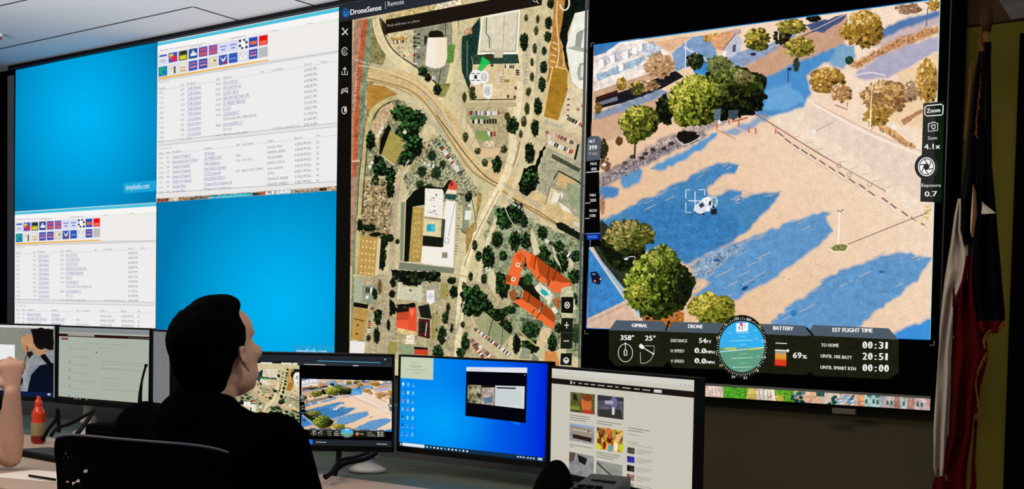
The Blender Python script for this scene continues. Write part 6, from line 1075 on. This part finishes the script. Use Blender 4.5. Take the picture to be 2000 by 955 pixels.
# desk phone and dark handset at the right
pb = PD(1160, 955, 4.1); r = empty('desk_telephone', (pb.x, pb.y, DESK), math.radians(8), 'dark grey desk telephone in front of the news page monitor', 'telephone')
bm = bmesh.new(); box(bm, (0, 0, .02), (.13, .18, .04), .008)
for v in bm.verts:
    if v.co.z > .02: v.co.z += (v.co.y + .1) * .3
bm_obj('body', bm, M['grey_plastic'], r); bm = bmesh.new(); box(bm, (.02, 0, 0), (.08, .014, .008), .002, rz=-.1); bm_obj('slot', bm, M['rubber'], r, loc=(-.015, .04, .081)); 
bm = bmesh.new()
for i in range(3):
    for j in range(4): box(bm, (-.035 + i * .028, -.075 + j * .022, .045 + (j * .022 + .02) * .3), (.02, .014, .008), .002)
bm_obj('keypad', bm, M['rubber'], r)
hb = PD(1078, 955, 4.2)
r = empty('headset_case', (hb.x, hb.y, DESK), math.radians(40), 'smooth black domed headset case at the foot of the blue desktop monitor', 'headset case')
hz_ = PD(1086, 898, 4.2).z - DESK
bm = bmesh.new(); bmesh.ops.create_uvsphere(bm, u_segments=28, v_segments=16, radius=1)
for v in bm.verts:
    v.co = Vector((v.co.x * .066 * (1 - .12 * v.co.z), v.co.y * .05, max(v.co.z, 0) * hz_ + .001)); v.co.x += .012 * max(0, v.co.z / hz_)
bm_obj('shell', bm, M['black'], r, smooth=True); bm = bmesh.new(); box(bm, (0, 0, .004), (.1, .08, .008), .003); bm_obj('foot', bm, M['rubber'], r)
# ---------------------------------------------------------------- people
def ellipsoid(bm, c, r, B=None, seg=20):
    q = bmesh.ops.create_uvsphere(bm, u_segments=seg, v_segments=seg * 3 // 4, radius=1)['verts']
    for v in q:
        p = Vector((v.co.x * r[0], v.co.y * r[1], v.co.z * r[2])); v.co = (B @ p if B else p) + Vector(c)
def capsule(bm, a, b, ra, rb, n=7):
    a, b = Vector(a), Vector(b)
    for i in range(n + 1):
        t = i / n; r = ra + (rb - ra) * t
        q = bmesh.ops.create_icosphere(bm, subdivisions=2, radius=r)['verts']
        for v in q: v.co += a.lerp(b, t)
def limb(bm, pts, rs, dens=.5):
    for i in range(len(pts) - 1):
        a, b = Vector(pts[i]), Vector(pts[i + 1]); n = max(2, int((b - a).length / (min(rs[i], rs[i + 1]) * dens)))
        capsule(bm, a, b, rs[i], rs[i + 1], n)
def blend(name, bm, material, parent, vox=.007, smooth=6, extra=None):
    """one continuous skin over overlapping masses"""
    me = bpy.data.meshes.new('mass'); bm.to_mesh(me); bm.free()
    o = bpy.data.objects.new('mass', me); COL.objects.link(o)
    m = o.modifiers.new('r', 'REMESH'); m.mode = 'VOXEL'; m.voxel_size = vox
    s = o.modifiers.new('s', 'SMOOTH'); s.factor = .5; s.iterations = smooth
    bpy.context.view_layer.update()
    dg = bpy.context.evaluated_depsgraph_get(); me2 = bpy.data.meshes.new_from_object(o.evaluated_get(dg)); me2.name = name
    bpy.data.objects.remove(o); me2.materials.clear(); me2.materials.append(material)
    for p in me2.polygons: p.use_smooth = True
    if extra: extra(me2)
    r = bpy.data.objects.new(name, me2); link(r, parent); return r
def head_basis(yaw, pitch, rollv=0):
    """columns: face direction, the person's left, up"""
    f = Vector((math.cos(yaw) * math.cos(pitch), math.sin(yaw) * math.cos(pitch), math.sin(pitch)))
    l = Vector((-math.sin(yaw), math.cos(yaw), 0)); u = f.cross(l)
    if rollv:
        R = Matrix.Rotation(rollv, 3, f); l = R @ l; u = R @ u
    return Matrix((f, l, u)).transposed()
def add_head(bm, c, B, s=1):
    E = lambda p, r: ellipsoid(bm, c + B @ (Vector(p) * s), [q * s for q in r], B)
    E((-.012, 0, .025), (.094, .073, .078)); E((.035, 0, -.03), (.062, .062, .078)); E((.05, 0, .03), (.046, .06, .05))
    E((.04, 0, -.085), (.044, .046, .034)); E((.024, .042, -.064), (.046, .022, .036)); E((.024, -.042, -.064), (.046, .022, .036)); E((.076, 0, -.102), (.02, .024, .019))
    E((.084, 0, .012), (.014, .046, .012)); E((.096, 0, -.012), (.011, .009, .028)); E((.105, 0, -.033), (.013, .011, .011)); E((.097, .011, -.037), (.01, .008, .008)); E((.097, -.011, -.037), (.01, .008, .008))
    E((.09, 0, -.063), (.012, .024, .006)); E((.088, 0, -.072), (.012, .021, .007))
    for k in (-1, 1): E((.066, .042 * k, -.028), (.026, .02, .018))
    for k in (-1, 1):
        R = B @ Matrix.Rotation(.18, 3, 'Y')
        for p, r in (((.002, .074 * k, -.02), (.012, .006, .022)), ((.006, .077 * k, -.043), (.007, .005, .009))):
            ellipsoid(bm, c + B @ (Vector(p) * s), [q * s for q in r], R)
        rim = [c + B @ Vector((-.001 + .0145 * math.cos(t) - .004 * math.sin(t), (.080 - .003 * math.cos(t)) * k, -.014 + .0235 * math.sin(t))) for t in [math.radians(-50 + 28 * q) for q in range(10)]]
        limb(bm, rim, [.0042] * len(rim), .6)
def add_eyes(root, c, B, o):
    for k in (-1, 1):
        bm = bmesh.new(); ellipsoid(bm, c + B @ Vector((.0735, .03 * k, -.008)) - o, (.0115, .0115, .0115)); bm_obj('eye', bm, M['eye'], root, smooth=True)
def add_hand(bm, wrist, d, palm_n, side=1, curl=.5, s=1):
    """palm with five separate bent fingers; d points to the knuckles, palm_n out of the palm"""
    d = d.normalized(); n = (palm_n - d * palm_n.dot(d)).normalized(); x = d.cross(n) * side
    B = Matrix((d, x, n)).transposed()
    for t in range(5):
        ellipsoid(bm, wrist + d * (.02 + t * .016) * s, (.02 * s, (.028 + .0035 * t) * s, .0145 * s), B, 12)
    L = [(.074, .7), (.082, .85), (.077, .8), (.060, .7)]
    for i, (ln, _) in enumerate(L):
        off = (-.0315 + i * .021) * s; base = wrist + d * (.085 - .004 * abs(i - 1)) * s + x * off; p = [base]; a = curl * .7
        for seg_ in (.45, .32, .25):
            v = (d * math.cos(a) + n * math.sin(a)); p.append(p[-1] + v * ln * seg_ * s); a += curl * 1.15
        limb(bm, p, [.0092 * s, .0084 * s, .0076 * s, .0066 * s], .5)
    b = wrist + d * .03 * s - x * .03 * s; p = [b, b + (d * .6 - x * .7 + n * .4).normalized() * .036 * s]; p.append(p[-1] + (d * .9 - x * .15 + n * .5).normalized() * .032 * s); p.append(p[-1] + (d * .8 + x * .2 + n * .5).normalized() * .024 * s)
    limb(bm, p, [.014 * s, .0115 * s, .0098 * s, .008 * s], .5)
def person(label, root, hip, neck, head_c, HB, arms, legs, hairf, vox=.0075, short_sleeve=False, belly=1):
    """arms / legs: lists of (shoulder, elbow, wrist) and (hip joint, knee, ankle, toe)"""
    r = empty('person', root, label=label, cat='person'); o = Vector(root)
    S = lambda p: Vector(p) - o
    hip, neck, hc = S(hip), S(neck), S(head_c)
    arms = [tuple(S(p) for p in a[:3]) + a[3:] for a in arms]; legs = [tuple(S(p) for p in l) for l in legs]
    sh = [a[0] for a in arms]; side = (sh[1] - sh[0]).normalized(); up = (neck - hip).normalized(); fw = side.cross(up) * -1
    TB = Matrix((side, fw, up)).transposed(); L = (neck - hip).length
    def torso(bm, g):
        for t, a, b in ((0, .165, .115), (.12, .17, .12), (.28, .155, .112), (.45, .155, .11), (.6, .17, .115), (.74, .18, .112), (.86, .165, .095), (.95, .11, .08)):
            ellipsoid(bm, hip.lerp(neck, t), (a * belly + g, b * belly + g, .085 + g), TB, 22)
        for q in sh: limb(bm, [neck - up * .05, q], [.062 + g, .062 + g])
        for q in sh: limb(bm, [neck + up * .01, neck.lerp(q, .55) - up * .005], [.05 + g, .05 + g])
    bm = bmesh.new(); torso(bm, -.006)
    limb(bm, [neck - up * .03, hc + HB @ Vector((-.02, 0, -.055))], [.064, .056])
    add_head(bm, hc, HB)
    for a in arms:
        limb(bm, [a[0], a[0].lerp(a[1], .5), a[1], a[1].lerp(a[2], .25), a[1].lerp(a[2], .6), a[2]], [.052, .048, .040, .044, .036, .027], .35)
        add_hand(bm, a[2], a[3], a[4], a[5], a[6])
    for l in legs:
        limb(bm, [l[0], l[1]], [.085, .056], .35); limb(bm, [l[1], l[1].lerp(l[2], .3), l[2]], [.054, .056, .036], .35); limb(bm, [l[2], l[3]], [.036, .034], .35)
    blend('body', bm, M['skin'], r, vox, 4)
    add_eyes(r, hc + Vector((0, 0, 0)), HB, Vector((0, 0, 0)))
    bm = bmesh.new(); torso(bm, .012)
    limb(bm, [neck - up * .03, neck + up * .03], [.07, .064])
    for a in arms:
        e = a[0].lerp(a[1], .62) if short_sleeve else None
        if short_sleeve: limb(bm, [a[0], e], [.07, .064], .35)
        else: limb(bm, [a[0], a[0].lerp(a[1], .5), a[1], a[1].lerp(a[2], .93)], [.076, .066, .056, .042], .35)
    blend('shirt', bm, M['shirt'], r, .009, 5)
    bm = bmesh.new(); ellipsoid(bm, hip - up * .02, (.18, .13, .11), TB, 20)
    for l in legs: limb(bm, [l[0], l[1]], [.1, .07], .35); limb(bm, [l[1], l[2]], [.068, .05], .35)
    blend('trousers', bm, M['trousers'], r, .011, 4)
    for l in legs:
        bm = bmesh.new(); limb(bm, [l[2] - Vector((0, 0, .03)), l[2] - Vector((0, 0, .035)) + (l[3] - l[2]) * .5, l[3]], [.048, .046, .036], .35); blend('shoe', bm, M['rubber'], r, .011, 3)
    bm = bmesh.new(); hairf(bm, hc, HB); blend('hair', bm, M['hair'], r, .006, 3)
    return r
def short_hair(bm, c, B):
    E = lambda p, r: ellipsoid(bm, c + B @ Vector(p), r, B)
    E((-.022, 0, .03), (.093, .08, .075)); E((-.05, 0, -.008), (.06, .072, .072)); E((.012, 0, .078), (.056, .06, .038)); E((.046, 0, .086), (.026, .05, .024)); E((-.055, 0, -.055), (.042, .056, .04))
    for k in (-1, 1): E((-.004, .069 * k, .022), (.02, .012, .036))
    for i in range(260):
        t, z = RND.uniform(0, math.tau), RND.uniform(0, 1); s = math.sqrt(1 - z * z)
        p = Vector((-.02 + .09 * s * math.cos(t), .078 * s * math.sin(t), .03 + .077 * z))
        if p.x < .045: ellipsoid(bm, c + B @ p, (.006, .006, .006), None, 6)
# the seated man, his back to the camera
hc = PD(421, 682, 3.24)
HB = head_basis(math.radians(103), math.radians(17))
nk = hc + Vector((-.012, -.03, -.15)); hp = Vector((nk.x - .01, nk.y + .05, .56))
sL, sR = nk + Vector((-.205, .0, -.045)), nk + Vector((.232, .02, -.045))
arms = [(sL, sL + Vector((-.06, .07, -.27)), sL + Vector((-.02, .33, -.255)), Vector((.1, 1, -.1)), Vector((0, 0, -1)), 1, .3),
        (sR, sR + Vector((.05, .08, -.26)), sR + Vector((.0, .33, -.245)), Vector((-.1, 1, -.1)), Vector((0, 0, -1)), -1, .3)]
legs = [(hp + Vector((k * .09, .02, -.03)), hp + Vector((k * .12, .42, -.02)), Vector((hp.x + k * .12, hp.y + .42, .1)), Vector((hp.x + k * .13, hp.y + .57, .045))) for k in (-1, 1)]
person('man with short black hair and black shirt seated with his back to us, looking up', (hp.x, hp.y, 0), hp, nk, hc, HB, arms, legs, short_hair, vox=.0055)
# the person at the left edge, elbow on the desk and fist raised
el = onz(22, 918, DESK) + Vector((-.01, 0, .045)); dE = (el - CAM).dot(CF)
wr = PD(24, 768, dE - .06)
shl = el + Vector((-.16, -.3, .2)); nk2 = shl + Vector((-.17, -.02, .09)); hp2 = Vector((nk2.x + .02, nk2.y - .12, .55)); hc2 = nk2 + Vector((.0, .05, .17))
oth = nk2 + Vector((-.19, .03, -.09))
arms = [(oth, oth + Vector((-.05, .08, -.26)), oth + Vector((.08, .3, -.22)), Vector((.3, 1, 0)), Vector((0, 0, -1)), 1, .5),
        (shl, el, wr, Vector((-.1, .02, 1)), Vector((-.75, .66, .1)), -1, .95)]
legs = [(hp2 + Vector((k * .09, .02, -.03)), hp2 + Vector((k * .12, .42, -.02)), Vector((hp2.x + k * .12, hp2.y + .42, .1)), Vector((hp2.x + k * .13, hp2.y + .57, .045))) for k in (-1, 1)]
person('person in black at the left edge, bare forearm upright, elbow on the desk', (hp2.x, hp2.y, 0), hp2, nk2, hc2, head_basis(math.radians(70), 0), arms, legs, short_hair, vox=.0052, short_sleeve=True)

# ---------------------------------------------------------------- office chairs
def chair(label, X, Y, yaw, top_z, w, holes, seat_z=.47):
    r = empty('office_chair', (X, Y, 0), yaw, label, 'chair', 'black office chairs')
    nx, nz = 150, 120; hh = .46
    me = bmesh.new(); V = []
    R = Matrix.Rotation(-yaw, 3, 'Z')
    for j in range(nz + 1):
        row = []
        for i in range(nx + 1):
            u, v = i / nx * 2 - 1, j / nz
            inset = .012 * (max(0, (v - .92) / .08) ** 2) + .02 * (1 - v)
            ww = w / 2 - inset; x = u * ww; y = -.0 + .045 * u * u * 0.6 + .05 * math.sin(v * 2.2) - .03
            z = top_z - hh + v * hh - .012 * (abs(u) ** 6) * (v > .9)
            row.append(me.verts.new((x, y, z)))
        V.append(row)
    hol = []
    for px, py, rx, ry in holes: hol.append((px, py, rx, ry))
    for j in range(nz):
        for i in range(nx):
            c = (V[j][i].co + V[j + 1][i + 1].co) / 2; wc = Matrix.Rotation(yaw, 3, 'Z') @ c + Vector((X, Y, 0)); q = proj(wc)
            if any(((q[0] - a) / (rx * 1.2)) ** 2 + ((q[1] - b) / (ry * 1.3)) ** 2 < 1 for a, b, rx, ry in hol): continue
            me.faces.new((V[j][i], V[j][i + 1], V[j + 1][i + 1], V[j + 1][i]))
    ob = bm_obj('backrest', me, M['mesh'], r, smooth=True); s = ob.modifiers.new('thick', 'SOLIDIFY'); s.thickness = .004; s.offset = 1
    pts = []
    for i in range(25):
        u = i / 24 * 2 - 1; pts.append((u * (w / 2 - .012), .027 * u * u + .05 * math.sin(2.2) - .033, top_z - .001 - .012 * abs(u) ** 6))
    tube('backrest_highlight', pts, .0032, M['edge_highlight'], r, seg=6)  # highlight on the backrest's top edge, built as a thin grey line
    bm = bmesh.new(); box(bm, (0, .3, seat_z - .04), (.48, .46, .08), .03); bm_obj('seat', bm, M['shirt'], r, smooth=True)
    tube('back_support', [(0, .15, seat_z - .06), (0, 0, seat_z - .06), (0, -.03, seat_z + .1), (0, -.02, top_z - .3)], .022, M['rubber'], r, sm=4)
    tube('gas_column', [(0, .28, .08), (0, .28, seat_z - .07)], .028, M['rubber'], r)
    for k in range(5):
        t = k * math.tau / 5 + .3; e = (.28 * math.cos(t), .28 + .28 * math.sin(t), .07)
        l = tube('base_arm', [(0, .28, .1), e], .02, M['rubber'], r); bm = bmesh.new(); ellipsoid(bm, (e[0], e[1], .03), (.03, .03, .03)); bm_obj('caster', bm, M['rubber'], r, smooth=True)
    for k in (-1, 1):
        tube('armrest', [(k * .24, .3, seat_z - .05), (k * .28, .3, seat_z), (k * .28, .28, seat_z + .16), (k * .28, .42, seat_z + .19)], .016, M['rubber'], r, sm=3)
    return r
c0, c1 = PD(100, 850, 3.2), PD(355, 871, 2.998)
yaw_c = math.atan2(c1.y - c0.y, c1.x - c0.x); dvec = (c1 - c0); dvec.z = 0; dvec.normalize()
cc = c0 + dvec * .225
chair('black perforated office chair back behind the seated man', cc.x, cc.y, yaw_c, c0.z + .004, .52,
      [(130, 886.5, 2.6, 1.8), (141, 889, 1.8, 1.6), (125, 894, 2.2, 3.2), (135, 893, 2, 2), (129, 903, 2, 1.8), (126, 914, 2, 2), (169, 920, 4.2, 3), (133, 941, 4, 2.2), (145, 943, 4, 2.4), (154, 939.5, 4.4, 3)])
ch = onz(22, 918, DESK)
chair('black office chair of the person at the left edge', hp2.x, hp2.y - .2, 0, .95, .48, [])

# ---------------------------------------------------------------- the flag
FY = -.38
fr_ = empty('flag', ony(1925, 800, FY), label='draped red, white and dark blue flag with gold fringe on a pole', cat='flag')
o = Vector(fr_.location); fx = lambda x, y, dy=0: ony(x, y, FY + dy) - o
def sheet(name, rows, nfold, depth, colorf, n=40, ph=0, m=None, dy=-.02):
    """hanging cloth: rows of (y, left x, right x) in picture units on the flag's plane, folded in depth"""
    bm = bmesh.new(); V = []
    rows2 = []
    for i in range(len(rows) - 1):
        for k in range(12):
            t = k / 12; rows2.append(tuple(a + (b - a) * t for a, b in zip(rows[i], rows[i + 1])))
    rows2.append(rows[-1])
    for j, (y, xl, xr) in enumerate(rows2):
        V.append([bm.verts.new(fx(xl + (xr - xl) * i / n, y, depth * math.sin(i / n * math.tau * nfold + ph + j * .02) + depth * .4 * math.sin(j * .13 + i * .3) + dy)) for i in range(n + 1)])
    for j in range(len(V) - 1):
        for i in range(n):
            f = bm.faces.new((V[j][i], V[j][i + 1], V[j + 1][i + 1], V[j + 1][i])); y = rows2[j][0]; x = rows2[j][1] + (rows2[j][2] - rows2[j][1]) * (i + .5) / n
            f.material_index = colorf(x, y, i / n)
    ob = bm_obj(name, bm, m, fr_, smooth=True); s = ob.modifiers.new('cloth', 'SOLIDIFY'); s.thickness = .002; return ob
MF = [mat('flag_dark_blue_cloth', '#04050c', .9, spec=.05), mat('flag_white_cloth', '#b5a898', .9, spec=.05, noise_amt=.06), mat('flag_red_cloth', '#450406', .9, spec=.05, noise_amt=.2, noise_scale=9), M['gold']]
def blue_col(x, y, u):
    if y > 625: return 2 if x > 1915 else 2
    return 0
sheet('blue_field', [(82, 1921, 1935), (120, 1919, 1934), (200, 1912, 1935), (320, 1905, 1936), (420, 1900, 1945), (470, 1892, 1949), (560, 1893, 1958), (610, 1898, 1963), (632, 1900, 1962), (650, 1912, 1950)], 2.0, .03, blue_col, m=MF)
sheet('fold_of_blue', [(100, 1912, 1921), (160, 1900, 1917), (240, 1893, 1915), (330, 1886, 1912), (392, 1876, 1908), (450, 1875, 1900), (478, 1882, 1896)], 1.5, .02, lambda x, y, u: 0, m=MF, ph=1)
sheet('red_stripe', [(500, 1884, 1902), (560, 1868, 1905), (600, 1862, 1914), (640, 1859, 1926), (700, 1857, 1930), (760, 1855, 1914), (850, 1853, 1908), (900, 1840, 1905), (945, 1822, 1908), (960, 1822, 1905)], 2.2, .025, lambda x, y, u: 2, m=MF, ph=.6)
sheet('white_stripe', [(388, 1872, 1876), (420, 1865, 1877), (450, 1861, 1878), (480, 1857, 1889), (520, 1850, 1891), (545, 1846, 1889), (580, 1842, 1874), (640, 1836, 1866), (700, 1832, 1858), (760, 1828, 1857), (840, 1824, 1854), (912, 1823, 1853), (930, 1828, 1849)], 1.6, .022, lambda x, y, u: 2 if (abs(x - (1866 - (y - 520) * .035)) < (2.2 if 560 < y < 730 else .6) and y > 530 and y < 730) else 1, m=MF, ph=2.6)
sheet('star', [(395, 1918, 1918.6), (405, 1918, 1931), (416, 1917, 1945), (417.5, 1917, 1940)], .5, .004, lambda x, y, u: 1, m=MF, n=12, dy=-.075)
sheet('white_fold', [(361, 1900, 1902), (380, 1899, 1908), (420, 1896, 1911), (450, 1895, 1905), (463, 1898, 1902)], 1, .006, lambda x, y, u: 1 if u < .35 else 3 if u < .75 else 0, m=MF, n=20, dy=-.07)
def fringe(pts, w): 
    bm = bmesh.new(); P = [fx(x, y, -.03) for x, y in pts]; P = smooth_path(P, 10)
    tube_bm(bm, P, w, 6)
    for i in range(0, len(P) - 1):
        q = P[i]; tube_bm(bm, [q, q + Vector((RND.uniform(-.006, .006), RND.uniform(-.004, .004), -.018))], .0016, 5)
    return bm_obj('fringe', bm, M['gold'], fr_)
fringe([(1917, 74), (1915, 84), (1918, 94), (1921, 100)], .008); fringe([(1903, 122), (1894, 136), (1896, 150), (1893, 180), (1890, 220), (1884, 270)], .004); fringe([(1920, 100), (1915, 160), (1908, 230), (1906, 262)], .0018)
fringe([(1962, 628), (1950, 640), (1926, 652), (1922, 672)], .005); fringe([(1926, 690), (1906, 740), (1912, 800), (1903, 812)], .003); fringe([(1824, 918), (1836, 926), (1850, 930)], .004)
tube('pole', [fx(1926, 60), fx(1918, 300), Vector((fx(1900, 700).x, fx(1900, 700).y, -o.z + .06))], .012, M['pole'], fr_)
bm = bmesh.new(); tube_bm(bm, [fx(1926, 62), fx(1927, 40), fx(1927, 18), fx(1927, 8)], .02, 12, [.014, .02, .018, .004]); bm_obj('finial', bm, M['brown'], fr_, smooth=True)
tube('pole_highlight_cord', [fx(1918, 34, -.02), fx(1917, 74, -.02)], .0022, M['gold'], fr_)
bs = fx(1900, 700); lathe('pole_base', [(.15, 0), (.15, .02), (.12, .035), (.03, .05), (.02, .09)], M['pole'], fr_, (bs.x, bs.y, -o.z))
